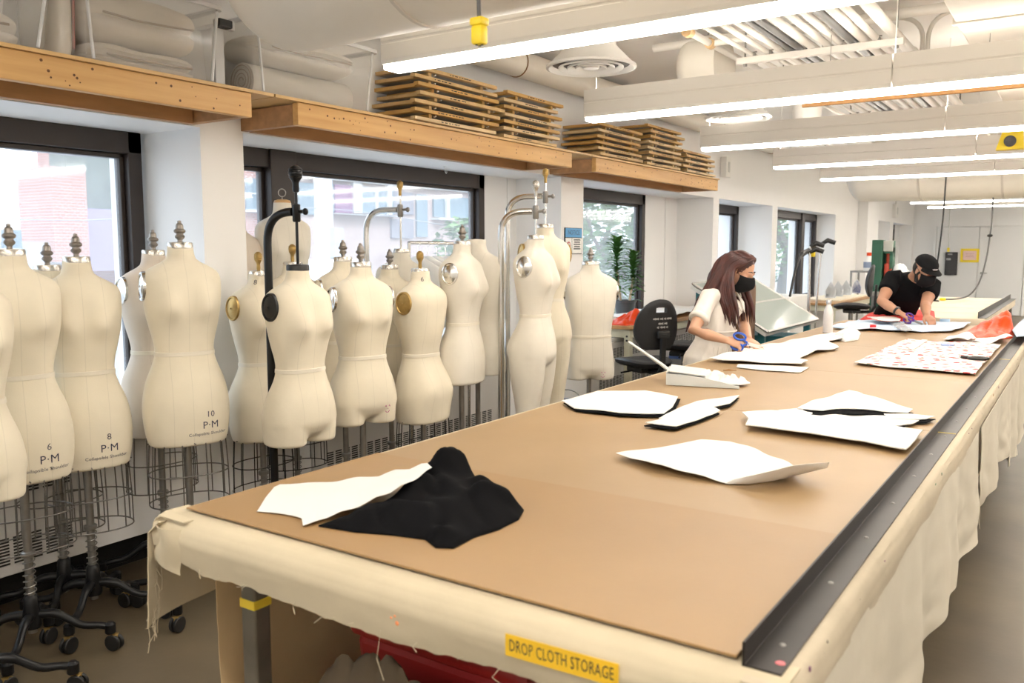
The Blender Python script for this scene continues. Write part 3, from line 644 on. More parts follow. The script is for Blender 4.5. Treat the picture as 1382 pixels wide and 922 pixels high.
def dress_form(loc, zw, turn, label, kind='skirt', knob='pewter', cap='tin', plate='chrome', lin=None, text=None, scale=1., hem=-.385, base='cage', bust=.040, face=None, necktext=None, sidetext=None, smile=False, tape=True, cagem=None, arm=None, plates=(-1, 1), fwd=0):
    """dress form; loc = (x, y) of the axis, zw = waist height, turn = degrees from facing the camera"""
    x, y = loc; rz = math.atan2(-x, y)*-1.0
    rz = math.atan2(-y, -x)+PI/2+math.radians(turn)
    t = thing('dress_form', label, 'dress form', (x, y, 0), rz, 'dress forms along the window wall')
    L = lin or LINEN; tab = MAL if kind == 'male' else FEM; bu = 0 if kind == 'male' else bust
    S = scale; T = lambda v: Vector((v.x*S, v.y*S, zw+v.z*S)); N = 56
    top = tab[-1][0]; pants = kind in ('pant', 'leg', 'male')
    z0 = {'skirt': hem, 'pant': -.235, 'leg': -.235, 'male': -.22, 'bust': hem}[kind]
    m = MB(); zs = [z0+(top-z0)*i/64 for i in range(65)]
    rs = [[T(tors(tab, 2*PI*k/N, z, bu)) for k in range(N)] for z in zs]
    if not pants:   # rolled lower edge
        c0 = [sum((p for p in rs[0]), Vector())/N]*N
        rs = [[p+(q-p)*.55 for p, q in zip(rs[0], c0)], [p+(q-p)*.05-Vector((0, 0, .008)) for p, q in zip(rs[0], c0)]]+rs
    if pants:
        c0 = sum((p for p in rs[0]), Vector())/N
        rs = [[c0+Vector(((p-c0).x*k, (p-c0).y*k, -dz*S)) for p in rs[0]] for k, dz in ((.25, .075), (.6, .066), (.82, .045), (.94, .02))]+rs
    m.rings(rs)
    if pants:
        lz = {'pant': -.335, 'leg': -1.0, 'male': -.30}[kind]
        for sx in (-1, 1):
            lr = []
            for i in range(40):
                z = -.14+(lz+.14)*i/39; w_, d_ = interp(-z, [(-r[0], r[1], r[2]) for r in LEG], 1), interp(-z, [(-r[0], r[1], r[2]) for r in LEG], 2)
                cx = sx*(.087-.02*max(0, (-z-.4))); cy = .016+.03*max(0, (-z-.5))
                lr.append([T(Vector((cx+w_*math.cos(2*PI*k/28), cy+d_*math.sin(2*PI*k/28), z))) for k in range(28)])
            m.rings(lr)
    o = m.build('torso', L, t, remesh=.0075 if pants else 0, sm_it=14, angle=70)
    if tape:
        m = MB(); m.rings([[T(tors(tab, 2*PI*k/N, z, bu)*1.0+Vector((math.cos(2*PI*k/N)*e, math.sin(2*PI*k/N)*e, 0))) for k in range(N)] for z, e in ((-.009, 0), (-.008, .0028), (.008, .0028), (.009, 0))], cap=False); m.build('waist_tape', TAPE, t)
    zt = zw+top*S
    # neck cap
    if cap:
        m = MB(); a, d1, d2 = interp(top, tab, 1)*S, interp(top, tab, 2)*S, interp(top, tab, 3)*S
        rr = [(1.0, -.024), (1.03, -.023), (1.03, -.003), (.97, .002), (.3, .005), (.02, .006)] if cap != 'wood' else [(1.0, -.012), (1.0, .0), (.9, .014), (.5, .02), (.02, .021)]
        m.rings([[Vector((a*q*math.cos(2*PI*k/28), (d2 if math.sin(2*PI*k/28) > 0 else d1)*q*math.sin(2*PI*k/28), zt+h)) for k in range(28)] for q, h in rr])
        m.build('neck_cap', {'tin': TIN, 'black': BLACKM, 'wood': WOODC, 'linen': L}[cap], t)
    if knob:
        m = MB()
        if knob == 'ring':
            m.tube([(0, 0, zt+.015), (0, 0, zt+.04)], .003, 8); m.tube([(.022*math.cos(q), .0, zt+.058+.022*math.sin(q)) for q in [2*PI*k/20 for k in range(20)]], .003, 8, loop=True); m.build('hook_ring', STEEL, t)
        elif knob == 'brass': bulb(m, zt+.004); m.build('knob', BRASS, t)
        else: finial(m, zt+.004, .88); m.build('knob', PINKNOB, t)
    # arm plates
    if plate:
        pm = {'chrome': CHROME, 'black': BLACKM, 'brass': BRASS}[plate]
        za = .285 if kind != 'male' else .31
        for sx in plates:
            m = MB(); xx = sx*(interp(za, tab, 1)+.001)*S
            M = RY(sx*(PI/2-.04)); prof = [(1.0, -.02), (1.0, .0), (.96, .005), (.86, .006), (.8, .0015), (.5, .007), (.02, .010)]
            m.rings([[M @ Vector((q*.062*S*math.cos(2*PI*k/28), q*.050*S*math.sin(2*PI*k/28), h)) + Vector((xx, .008, zw+za*S)) for k in range(28)] for q, h in prof]); 
            m.lathe([(.004, .009), (.004, .013), (.0005, .014)], (xx, .008, zw+za*S), 8, M)
            m.build('arm_plate', pm, t)
    # printed marks
    if text:
        m = MB(); xo = .07
        for s_, size, dz, dx in text:
            vs, fs = text_mesh(s_, size, 1.05)
            m.add([T(Vector((v.x+xo+dx, front_y(tab, v.x+xo+dx, v.y+hem+dz, bu)-.0012, v.y+hem+dz))) for v in vs], fs)
        m.build('printed_label', INK, t, False)
    if sidetext:
        s_, size, th, dz = sidetext; vs, fs = text_mesh(s_, size); m = MB()
        for v in vs: pass
        a = interp(dz, tab, 1)
        m.add([T(tors(tab, th+v.x/a*1.0, dz+v.y, bu)*1.0+Vector((math.cos(th), math.sin(th), 0))*.002) for v in vs], fs); m.build('printed_label', INK, t, False)
    if necktext:
        vs, fs = text_mesh(necktext, .034); m = MB(); th0 = face if face is not None else -PI/2
        m.add([T(tors(tab, th0+v.x/.05, top-.055+v.y, bu)+Vector((math.cos(th0), math.sin(th0), 0))*.0015) for v in vs], fs); m.build('neck_number', INK, t, False)
    if smile:
        m = MB(); sx0 = .075; z1 = -.26
        P = lambda u, v: T(Vector((sx0+u, front_y(FEM, sx0+u, max(z1+v, -.38), 0)-.004, z1+v)))
        for pts in ([(-.014, .016), (-.01, .022), (-.006, .014)], [(.008, .016), (.012, .022), (.016, .014)], [(-.014, -.006), (-.006, -.014), (.004, -.014), (.012, -.006)], [(0, .006), (.004, .002)]): m.tube([P(*q) for q in pts], .0016, 5)
        m.build('printed_label', INKR, t)
    # stand
    if base in ('cage', 'pole', 'poleblack', 'table'):
        zh = zw+(hem if kind in ('skirt', 'bust') else {'pant': -.40, 'leg': -.9, 'male': -.32}.get(kind, hem))*S
        zb = .10 if base != 'table' else SILL+.012
        if kind in ('pant', 'leg', 'male'): zh = zw-.20*S
        m = MB(); m.tube([(0, .01, zb), (0, .01, zh+.06)], .0155 if base != 'poleblack' else .02, 14)
        m.lathe([(.02, 0), (.026, .004), (.026, .018), (.02, .022)], (0, .01, zb+.30*(1 if base != 'table' else .1)), 14); m.build('pole', IRON if base == 'poleblack' else STEEL, t)
        if base == 'cage':
            W = cagem or WIRE; m = MB(); nw = 12
            for lv, k in ((0, 1.), (.14, 1.05), (.27, 1.06)):
                pts = [T(tors(tab, 2*PI*i/40, hem+.01, 0))*1. for i in range(40)]
                pts = [Vector((p.x*k*.96, p.y*k*.96, zh-lv+.003)) for p in pts]; m.tube(pts, .0028, 6, loop=True)
            for i in range(nw):
                p = T(tors(tab, 2*PI*(i+.5)/nw, hem+.01, 0)); m.tube([(p.x*.96*k, p.y*.96*k, zh-lv+.003) for lv, k in ((0, 1.), (.14, 1.05), (.27, 1.06))], .0027, 6)
            for a_ in (0, PI/2): m.tube([(.17*math.cos(a_), .12*math.sin(a_), zh+.004), (-.17*math.cos(a_), -.12*math.sin(a_), zh+.004)], .0022, 6)
            m.build('wire_cage', W, t)
        if base != 'table':
            m = MB(); m.tube([(.021*math.cos(q), .01+.021*math.sin(q), .245+q*.0038) for q in [i*.45 for i in range(95)]], .0024, 6); m.build('spring', STEEL, t)
            m = MB(); m.lathe([(.03, .12), (.034, .13), (.034, .17), (.028, .2), (.026, .24), (.017, .25)], (0, .01, 0), 16); m.build('base_hub', IRON, t)
            for k in range(4):
                q = PI/4+PI/2*k+.3; D = Vector((math.cos(q), math.sin(q), 0))
                pts = spline([D*.025+Vector((0, .01, .17)), D*.09+Vector((0, .01, .165)), D*.17+Vector((0, .01, .115)), D*.24+Vector((0, .01, .105)), D*.275+Vector((0, .01, .095))], 5)
                m = MB(); m.tube(pts, [.018]*6+[.015]*8+[.014]*7, 10); e = pts[-1]; m.lathe([(.018, -.025), (.021, -.02), (.021, .012), (.012, .02)], e, 12); lg = m.build('base_leg', IRON, t)
                m = MB(); cc = Vector((e.x, e.y, .033))+D*.012; M = RZ(q+1.1) @ RY(PI/2)
                for ww in (-.011, .011): m.lathe([(.004, -.007), (.030, -.007), (.033, -.004), (.033, .004), (.030, .007), (.004, .007)], cc+RZ(q+1.1) @ Vector((ww, 0, 0)), 16, M)
                m.build('caster', BLACKM, lg)
                m = MB(); m.tube([(e.x, e.y, .09), (e.x, e.y, .055)], .008, 8); m.box(cc+Vector((0, 0, .018)), (.034, .03, .03), RZ(q+1.1), bev=.006); m.build('caster_fork', BRASS, lg)
        else:
            m = MB(); m.lathe([(.012, .05), (.03, .03), (.11, .012), (.115, 0), (.0005, 0)], (0, .01, SILL+.002), 24); m.build('base_plate', IRON, t)
    if arm:
        # gooseneck suspension stand: arm = (direction deg, offset, height of bend above cap, colour)
        q, off, hh, am, kb = arm; D = RZ(-rz) @ Vector((math.cos(math.radians(q)), math.sin(math.radians(q)), 0))
        zt2 = zt+hh; r_ = .0185
        pts = [D*off+Vector((0, 0, .10)), D*off+Vector((0, 0, zt2-.16))]+bez(D*off+Vector((0, 0, zt2-.14)), D*off+Vector((0, 0, zt2)), D*(off-.14)+Vector((0, 0, zt2)), 10)+[D*.02+Vector((0, 0, zt2))]
        m = MB(); m.tube(pts, r_, 14); m.build('gooseneck', am, t)
        m = MB(); m.tube([(0, 0, zt-.02), (0, 0, zt2+.09)], .0065, 10); m.build('hanging_rod', am if am is not IRON else IRON, t)
        m = MB(); m.lathe([(.014, -.045), (.018, -.04), (.018, .03), (.012, .034)], (0, 0, zt2), 12); m.tube([(0, 0, zt2), D*-.04+Vector((0, 0, zt2))], .008, 8); m.ball(D*-.05+Vector((0, 0, zt2)), .013, 8, sc_=(1, 1, 1.2)); m.build('clamp', am if am is IRON else STEEL, t)
        m = MB(); bulb(m, zt2+.085)
        if am is IRON: m.v = [(p[0]*1.55, p[1]*1.55, (p[2]-zt2-.085)*1.25+zt2+.085) for p in m.v]
        m.build('knob', kb, t)
        m = MB(); m.lathe([(.03, .1), (.034, .12), (.03, .2), (.022, .25)], D*off, 14); m.build('base_hub', IRON, t)
        for k in range(4):
            qq = PI/4+PI/2*k; E_ = Vector((math.cos(qq), math.sin(qq), 0))
            pts = spline([D*off+E_*.02+Vector((0, 0, .16)), D*off+E_*.12+Vector((0, 0, .14)), D*off+E_*.25+Vector((0, 0, .09))], 5)
            m = MB(); m.tube(pts, .015, 10); lg = m.build('base_leg', IRON, t)
            m = MB(); m.lathe([(.004, -.012), (.033, -.012), (.035, 0), (.033, .012), (.004, .012)], Vector((pts[-1].x, pts[-1].y, .035)), 16, RY(PI/2)); m.tube([pts[-1], Vector((pts[-1].x, pts[-1].y, .05))], .01, 8); m.build('caster', BLACKM, lg)
    return t
LAB = lambda n: [(n, .036, .125, 0), ('P·M', .044, .078, 0), ('Collapsible Shoulder', .0185, .042, -.012)]
def P2(x, y, D): v = pd(x, y, D); return (v.x, v.y), v.z
def form(x, y, D, *a, **k):
    loc, zc = P2(x, y, D); kind = k.get('kind', 'skirt'); tp = (.51 if kind == 'male' else .465)*k.get('scale', 1.)
    return dress_form(loc, zc-tp, *a, **k)
form(-62, 352, 2.75, 20, 'cream form mostly cut off at the far left of the row', plates=(), kind='pant', base='pole')
form(13, 337, 3.12, 10, 'cream size 6 dress form at the left end of the row', text=LAB('6'), plates=())
form(64, 358, 3.52, 14, 'dress form standing behind and between the size 6 and size 8 forms')
form(103, 347, 3.44, 8, 'cream size 8 dress form beside the size 6 form', text=LAB('8'), plates=())
form(207, 338, 3.95, 30, 'dress form half hidden behind the size 10 form', lin=LINEN3, plates=(-1,))
form(243, 328, 3.62, 14, 'cream size 10 dress form with silver arm plate', text=LAB('10'), plates=(-1,))
form(349, 366, 4.32, 38, 'brass knobbed form with an 8 on its neck, behind the black goose-neck stand', knob='brass', plate='brass', necktext='8', face=-PI/2-.9, cagem=WIREB, sidetext=('CO', .036, -PI/2+.35, -.19))
form(395, 354, 4.62, 25, 'brass knobbed form almost hidden behind the form on the black stand', knob='brass', plate='chrome', cagem=WIREB)
form(402, 358, 3.80, 42, 'form with black neck and arm plate hung from a black goose-neck stand', kind='pant', knob=None, cap='black', plate='black', base=None, arm=(188, .17, .235, IRON, IRON))
form(381, 274, 4.95, 20, 'wooden necked form with a wire ring standing high on the sill of the second window', kind='bust', hem=-.30, knob='ring', cap='wood', plate=None, base='table', lin=LINEN2, tape=False)
form(318, 296, 4.80, 40, 'tall pale form peeking from behind the first white pillar', kind='bust', hem=-.30, knob=None, cap='wood', plate=None, base='table', lin=LINEN3, tape=False)
form(487, 354, 4.20, 28, 'half trouser form with a smiling mark on its hip, chrome arm plate', kind='pant', base='pole', smile=True)
form(463, 347, 4.70, 32, 'trouser form close behind the left shoulder of the smiling form', kind='pant', base='pole')
form(526, 358, 5.0, 20, 'trouser form between the smiling form and the form seen from behind', kind='pant', base='pole')
form(541, 336, 5.30, -6, 'form hung from the chrome goose-neck stand with black lever, before the second window', kind='pant', knob=None, plate=None, base=None, arm=(195, .24, .24, CHROME, BRASS), lin=LINEN2)
form(567, 363, 4.65, -128, 'size 6 form seen from behind with brass knob and brass arm plate', knob='brass', plate='brass', necktext='6', face=PI/2-.7, base='cage', cagem=WIREB, hem=-.36)
form(624, 326, 4.85, 66, 'form in side view with a chrome arm plate, cut off at the hip', kind='skirt', hem=-.33, base='pole', lin=LINEN2)
form(643, 324, 5.15, -30, 'large pale torso behind the side view form, without a knob', kind='male', knob=None, cap='linen', plate=None, base='pole', lin=LINEN2, tape=False)
form(723, 318, 5.0, 68, 'full length form with legs, hung from the lower chrome goose-neck stand', kind='leg', knob=None, plate='chrome', base=None, arm=(200, .21, .14, CHROME, TIN), lin=LINEN2)
form(736, 303, 5.55, 24, 'taller full length size 38 form behind the legged form, hung from the upper goose-neck stand', kind='leg', knob=None, plate='brass', base=None, scale=1.05, arm=(196, .26, .18, CHROME, BRASS), lin=LINEN, sidetext=None)
form(797, 353, 5.85, 10, 'male trunk form on a pole at the right end of the row', kind='male', base='pole', smile=True, lin=LINEN2)
# ================================================================ PRINT TABLE AND WHAT LIES ON IT
TZ = .92
def tri_mesh(poly, maxlen):
    """triangulated, refined polygon -> (verts2d, faces)"""
    bm = bmesh.new(); vs = [bm.verts.new((p[0], p[1], 0)) for p in poly]; bm.faces.new(vs)
    bmesh.ops.triangulate(bm, faces=bm.faces[:], ngon_method='EAR_CLIP')
    for _ in range(8):
        es = [e for e in bm.edges if e.calc_length() > maxlen]
        if not es: break
        bmesh.ops.subdivide_edges(bm, edges=es, cuts=1, use_grid_fill=False); bmesh.ops.triangulate(bm, faces=bm.faces[:])
        bmesh.ops.beautify_fill(bm, faces=bm.faces[:], edges=[e for e in bm.edges if not e.is_boundary])
    bm.verts.index_update(); v = [(q.co.x, q.co.y) for q in bm.verts]; f = [[q.index for q in fa.verts] for fa in bm.faces]
    be = [(e.verts[0].index, e.verts[1].index) for e in bm.edges if e.is_boundary]; bm.free(); return v, f, be
def dist_poly(p, poly):
    d = 9.
    for i in range(len(poly)):
        ax, ay = poly[i-1]; bx, by = poly[i]; ux, uy = bx-ax, by-ay; L = ux*ux+uy*uy or 1e-9
        t = max(0, min(1, ((p[0]-ax)*ux+(p[1]-ay)*uy)/L)); d = min(d, math.hypot(p[0]-ax-t*ux, p[1]-ay-t*uy))
    return d
def flatpoly(pxs, z): return [(lambda v: (v.x, v.y))(pz(x, y, z)) for x, y in pxs]
def sheet(name, label, cat, pxs, m, z=TZ+.004, lift=None, thick=.0015, wr=.003, ws=9., maxlen=.035, group=None, seed=0, parent=None, world=False):
    poly = pxs if world else flatpoly(pxs, z)
    cx = sum(p[0] for p in poly)/len(poly); cy = sum(p[1] for p in poly)/len(poly)
    v, f, be = tri_mesh([(p[0]-cx, p[1]-cy) for p in poly], maxlen)
    vs = [Vector((p[0], p[1], max(0, wr*(.5+nz(p[0]+seed, p[1]+seed*2.3, seed, ws)))+(lift(p[0], p[1]) if lift else 0))) for p in v]
    b = MB().add(vs, f); o = b.build(name, m, parent, True, solid=thick); o.location = (cx, cy, z)
    if parent is None: tag(o, label, cat, group)
    return o
def heap(name, label, cat, pxs, m, H, fall=.06, fold=.5, fs=9., z=TZ+.0015, maxlen=.022, group=None, seed=0, ridge=(1, 0), world=False, extra=None, peaks=()):
    poly = pxs if world else flatpoly(pxs, z)
    cx = sum(p[0] for p in poly)/len(poly); cy = sum(p[1] for p in poly)/len(poly); loc = [(p[0]-cx, p[1]-cy) for p in poly]
    v, f, be = tri_mesh(loc, maxlen); n = len(v); top = []
    for p in v:
        d = dist_poly(p, loc); e = 1-math.exp(-d/fall)
        a = p[0]*ridge[0]+p[1]*ridge[1]; b_ = -p[0]*ridge[1]+p[1]*ridge[0]
        w = abs(nz(a*2.2+seed, b_*.7+seed, seed, fs)); w2 = nz(a+seed*3, b_, seed, fs*.45)
        h = H*e*(1-fold*.8*(1-min(1, w*3.2))+fold*.6*w2)+(extra(p[0], p[1])*e if extra else 0)+sum(hh*math.exp(-((p[0]+cx-qx)**2+(p[1]+cy-qy)**2)/rr_**2)*min(1, d/.03) for qx, qy, hh, rr_ in peaks)
        top.append(Vector((p[0], p[1], max(.004, h+.004))))
    bot = [Vector((p[0], p[1], 0)) for p in v]
    fs_ = [tuple(q) for q in f]+[tuple(i+n for i in reversed(q)) for q in f]+[(a, b_, b_+n, a+n) for a, b_ in be]
    o = MB().add(top+bot, fs_).build(name, m, None, True, angle=75); o.location = (cx, cy, z); return tag(o, label, cat, group)
def stains(name, base, dark, rough=.5):
    m = mat(name, base, rough, var=.12, vscale=2.2, bump=.03, bscale=50); nt = m.node_tree; b = nt.nodes['Principled BSDF']
    return m
BOARD = mat('hardboard', (.365, .225, .097), .42, var=.2, vscale=1.7, bump=.02, bscale=60, col2=(.315, .19, .08))
BOARD2 = mat('worn_hardboard', (.385, .255, .128), .42, var=.16, vscale=2.1, bump=.02, bscale=60, col2=(.335, .22, .106))
CANVAS = mat('canvas', (.60, .515, .36), .85, var=.14, vscale=5, bump=.12, bscale=25)
CANVASD = mat('canvas_worn', (.57, .49, .36), .85, var=.2, vscale=4, bump=.1, bscale=18)
CLOTH = mat('drop_cloth', (.64, .585, .475), .9, var=.1, vscale=3, bump=.1, bscale=14)
ANGLE = mat('black_angle_iron', (.022, .016, .013), .42, .35, var=.4, vscale=14)
X0, X1, Y0, Y1 = -1.822, -.424, 1.262, 8.2
t = thing('print_table', 'long canvas wrapped print table filling the front of the room', 'table', (-1.1, 4.7, 0))
O = Vector((-1.1, 4.7, 0))
m = MB(); m.box(Vector((-1.11, 4.72, .852))-O, (1.46, 6.96, .10), bev=.01); m.build('table_slab', CANVASD, t)
LEGM = mat('leg_steel', (.26, .23, .18), .5, .6, var=.3, vscale=9); TAPEY = mat('yellow_tape', (.93, .68, .06), .5)
for xx in (-1.655, -.52):
    for k, yy in enumerate((1.33, 3.6, 5.8, 8.0)):
        m = MB(); m.box(Vector((xx, yy, .40))-O, (.05, .05, .80), bev=.006); lg = m.build('leg', LEGM, t, False)
        if k == 0 and xx < -1:
            m = MB(); m.box(Vector((xx, yy, .70))-O, (.053, .053, .022)); m.build('tape_band', TAPEY, lg, False)
m = MB()
for yy in (1.33, 3.6, 5.8, 8.0): m.box(Vector((-1.09, yy, .775))-O, (1.15, .05, .05)); m.box(Vector((-1.09, yy, .16))-O, (1.15, .03, .03))
for xx in (-1.655, -.52): m.box(Vector((xx, 4.66, .16))-O, (.03, 6.6, .03))
m.build('cross_rail', LEGM, t, False)
m = MB(); m.box(Vector((-1.09, 4.7, .18))-O, (1.2, 6.7, .018)); m.build('lower_shelf', mat('raw_board', (.34, .23, .13), .7), t, False)
# canvas wrapped over the front and sides: rounded lip and ragged hem
def lipfn(side):
    def fn(u, v):
        # u along the edge, v across: 0 on top .. 1 hem
        if side == 'front':
            x = -1.868+u*(1.868-.335); hem = .808+.018*nz(x, 3.1, 0, 5)+.006*nz(x, 9, 0, 30)-.012*u
            if u < .06: hem += .035*(1-u/.06)
            pts = [(1.30, .913), (1.238, .914), (1.218, .908), (1.204, .892), (1.197, .868), (1.200, .84), (1.206, hem)]
        else:
            x = 1.205+u*6.93; hem = .80+.02*nz(x, 1.7, 0, 3)
            pts = [(-1.75, .913), (-1.842, .914), (-1.862, .906), (-1.874, .89), (-1.879, .868), (-1.878, .84), (-1.872, hem)]
        k = v*(len(pts)-1); i = min(int(k), len(pts)-2); f_ = k-i
        a, b = pts[i], pts[i+1]; p, z = a[0]+(b[0]-a[0])*f_, a[1]+(b[1]-a[1])*f_
        w = .004*nz(x, z*6, 1.3, 7)*max(0, v-.4)
        return (Vector((x, p-w, z)) if side == 'front' else Vector((p-w, x, z)))-O
    return fn
m = MB(); m.grid(lipfn('front'), 120, 18); m.build('canvas_cover', CANVAS, t, solid=.003)
m = MB(); m.grid(lipfn('left'), 120, 18); m.build('canvas_cover', CANVAS, t, solid=.003)
# corner flap
def flap(u, v):
    b = u*.30; ang = PI*1.0
    x = -1.872-.03*math.sin(u*2.6)*(.3+v)-.02*v; y = 1.19+b-.03*v*math.sin(u*5); z = .905-.004*u-v*(.285-.03*u)
    if v < .12: x += (.12-v)*.35
    x += .008*nz(b, z, 0, 14); return Vector((x, y, z))-O
m = MB(); m.grid(flap, 24, 24); m.build('corner_flap', CANVAS, t, solid=.003)
def fold(u, v): return Vector((-1.86+.10*u+.012*math.sin(v*5), 1.205-.022*math.sin(u*PI)*(1-.4*v), .895-.085*v-.03*u*v))-O
m = MB(); m.grid(fold, 12, 10); m.build('corner_fold', CANVAS, t, solid=.003)
rr = random.Random(4); m = MB()
for k in range(46):
    if k < 22: p = Vector((-1.865+rr.uniform(0, 1.4), 1.203, .812)); L = rr.uniform(.006, .03)
    else: p = Vector((-1.90+rr.uniform(-.01, .02), 1.2+rr.uniform(0, .03), .86-rr.uniform(0, .24))); L = rr.uniform(.02, .09)
    if k == 12: p = Vector((-1.12, 1.2, .81)); L = .1
    m.tube([p-O, p-O+Vector((rr.uniform(-.012, .008), rr.uniform(-.01, .004), -L*.6)), p-O+Vector((rr.uniform(-.02, .01), rr.uniform(-.01, 0), -L))], .0008, 4)
m.build('frayed_thread', CANVAS, t)['kind'] = 'stuff'
# stains on the front and aisle lips
rr = random.Random(11)
mk = [mat('stain_grey', (.18, .17, .15), .8), mat('stain_plum', (.25, .10, .22), .8), mat('stain_rust', (.55, .28, .15), .8), mat('stain_green', (.10, .28, .18), .8)]
for j, mm in enumerate(mk):
    m = MB()
    for k in range(26 if j == 0 else 9):
        y = 1.3+rr.random()**1.6*5.5; zz = rr.uniform(.835, .905); M = RY(PI/2) @ RZ(rr.uniform(0, 3)); r = rr.uniform(.002, .009)
        m.rings([[Vector((-.3285, y, zz))+M @ Vector((r*s*math.cos(a), r*s*rr.uniform(.4, 1)*math.sin(a), h)) for a in [2*PI*i/9 for i in range(9)]]-np.array(O) if False else [Vector((-.3285, y, zz))-O+M @ Vector((r*s*math.cos(a), r*s*.55*math.sin(a), h)) for a in [2*PI*i/9 for i in range(9)]] for s, h in ((1, 0), (1, .0012), (.3, .0014))])
    m.build('paint_stain', mm, t, False)
m = MB()
for x, zz, r in ((-1.08, .852, .004), (-1.075, .838, .005), (-1.09, .846, .003)): m.lathe([(.0003, 0), (r, 0), (r*.6, .0015), (.0003, .0015)], Vector((x, 1.1985, zz))-O, 8, RX(PI/2))
m.build('paint_stain', mat('stain_orange', (.85, .30, .12), .7), t, False)
# aisle side: canvas lip and two hanging drop cloths
def aisle(u, v):
    y = 1.21+u*6.9
    pts = [(-.40, .913), (-.352, .913), (-.336, .905), (-.327, .888), (-.325, .86), (-.329, .825)]
    k = v*5; i = min(int(k), 4); f_ = k-i; return Vector((pts[i][0]+(pts[i+1][0]-pts[i][0])*f_+.003*nz(y, v*3, 0, 6), y, pts[i][1]+(pts[i+1][1]-pts[i][1])*f_))-O
m = MB(); m.grid(aisle, 140, 15); m.build('canvas_cover', CANVASD, t, solid=.003)
def curtain(y0, y1, hem, seed, x=-.328, amp=.018, per=9., top=.86):
    def fn(u, v):
        y = y0+u*(y1-y0); z = top-v*(top-hem(y)); g = v**.8
        w = amp*g*(math.sin(y*per+1.5*nz(y, seed, 0, 2))+.6*nz(y*3, z*1.5, seed, 2.))+.012*nz(y, z*2, seed, 7)*g
        return Vector((x+.012*g+w, y, z))
    return fn
D1 = MB().grid(curtain(1.215, 3.92, lambda y: .10+.36*min(1, max(0, (y-1.3)/1.6))+.03*math.sin(y*3), 2.), 160, 50).build('drop_cloth', CLOTH, None, solid=.002)
tag(D1, 'cream drop cloth hanging along the aisle side at the near end of the print table', 'cloth', 'drop cloths hung from the print table')
D2 = MB().grid(curtain(3.80, 6.1, lambda y: .42+.1*math.sin((y-3.6)*1.5)-.06*(y > 5), 5., -.318), 140, 50).build('drop_cloth', CLOTH, None, solid=.002)
tag(D2, 'cream drop cloth hanging along the aisle side in the middle of the print table', 'cloth', 'drop cloths hung from the print table')
D3 = MB().grid(curtain(6.0, 8.05, lambda y: .34+.06*math.sin(y*2), 9., -.322), 110, 40).build('drop_cloth', CLOTH, None, solid=.002)
tag(D3, 'cream drop cloth hanging along the aisle side at the far end of the print table', 'cloth', 'drop cloths hung from the print table')
D4 = MB().grid(curtain(1.32, 7.9, lambda y: .12+.05*math.sin(y*2), 4., -1.80, .012, 6., .80), 200, 30).build('drop_cloth', mat('drop_cloth_tan', (.78, .56, .30), .9, var=.2, vscale=3), None, solid=.002)
tag(D4, 'tan drop cloth hanging under the window side of the print table', 'cloth', 'drop cloths hung from the print table')
# angle iron rail
t = thing('angle_rail', 'black angle iron rail along the aisle edge of the print table', 'rail', (-.413, 1.255, .9145))
m = MB(); prof = [(0, 0), (.062, 0), (.062, .004), (.004, .004), (.004, .040), (0, .040)]; L = 6.93
m.rings([[Vector((p, y, q)) for p, q in prof] for y in (0, L)]); m.build('rail_body', ANGLE, t, False, bev=.0008)
m = MB()
for k in range(22): m.ball((.034, .10+k*.315, .004), .0055, 6, sc_=(1, 1, .5))
m.build('rivet', STEEL, t)
m = MB(); m.lathe([(.0003, .0045), (.008, .0045), (.006, .0055), (.0003, .0055)], (.05, .035, 0), 10); m.build('pink_spot', mat('spot_pink', (.75, .2, .22), .6), t, False)
m = MB()
for yy in (2.05, 4.5): m.box((.031, yy, .0048), (.058, .006, .001)); m.box((-.0006, yy, .026), (.001, .006, .038))
m.build('registration_mark', mat('mark_yellow', (.75, .58, .12), .6), t, False)
# hardboard sheets
cuts = [1.262, 1.955, 3.311, 4.66, 6.02, 7.05, 8.2]
nm = ['nearest hardboard sheet on the print table, half a sheet deep', 'second hardboard sheet from the near end, under the curled white paper', 'third hardboard sheet from the near end, under the black and white pieces', 'fourth hardboard sheet from the near end, under the dustpan', 'fifth hardboard sheet from the near end, under the floral fabric', 'farthest hardboard sheet on the print table, in front of the bending person']
for k in range(6):
    o = MB().box((0, 0, 0), (X1-X0, cuts[k+1]-cuts[k]-.0022, .005), bev=.0012).build('hardboard_sheet', BOARD if k in (0, 5) else BOARD2, None, False); o.location = ((X0+X1)/2, (cuts[k]+cuts[k+1])/2, .9166+(.0066 if k == 0 else 0)); tag(o, nm[k], 'board', 'hardboard sheets on the print table')
o = MB().box((0, 0, 0), (X1-X0-.012, .66, .0062)).build('backing_board', mat('backing_grey', (.17, .15, .11), .6), None, False); o.location = ((X0+X1)/2+.002, 1.265+.338, .9172); tag(o, 'grey backing board showing under the front edge of the nearest hardboard sheet', 'board')
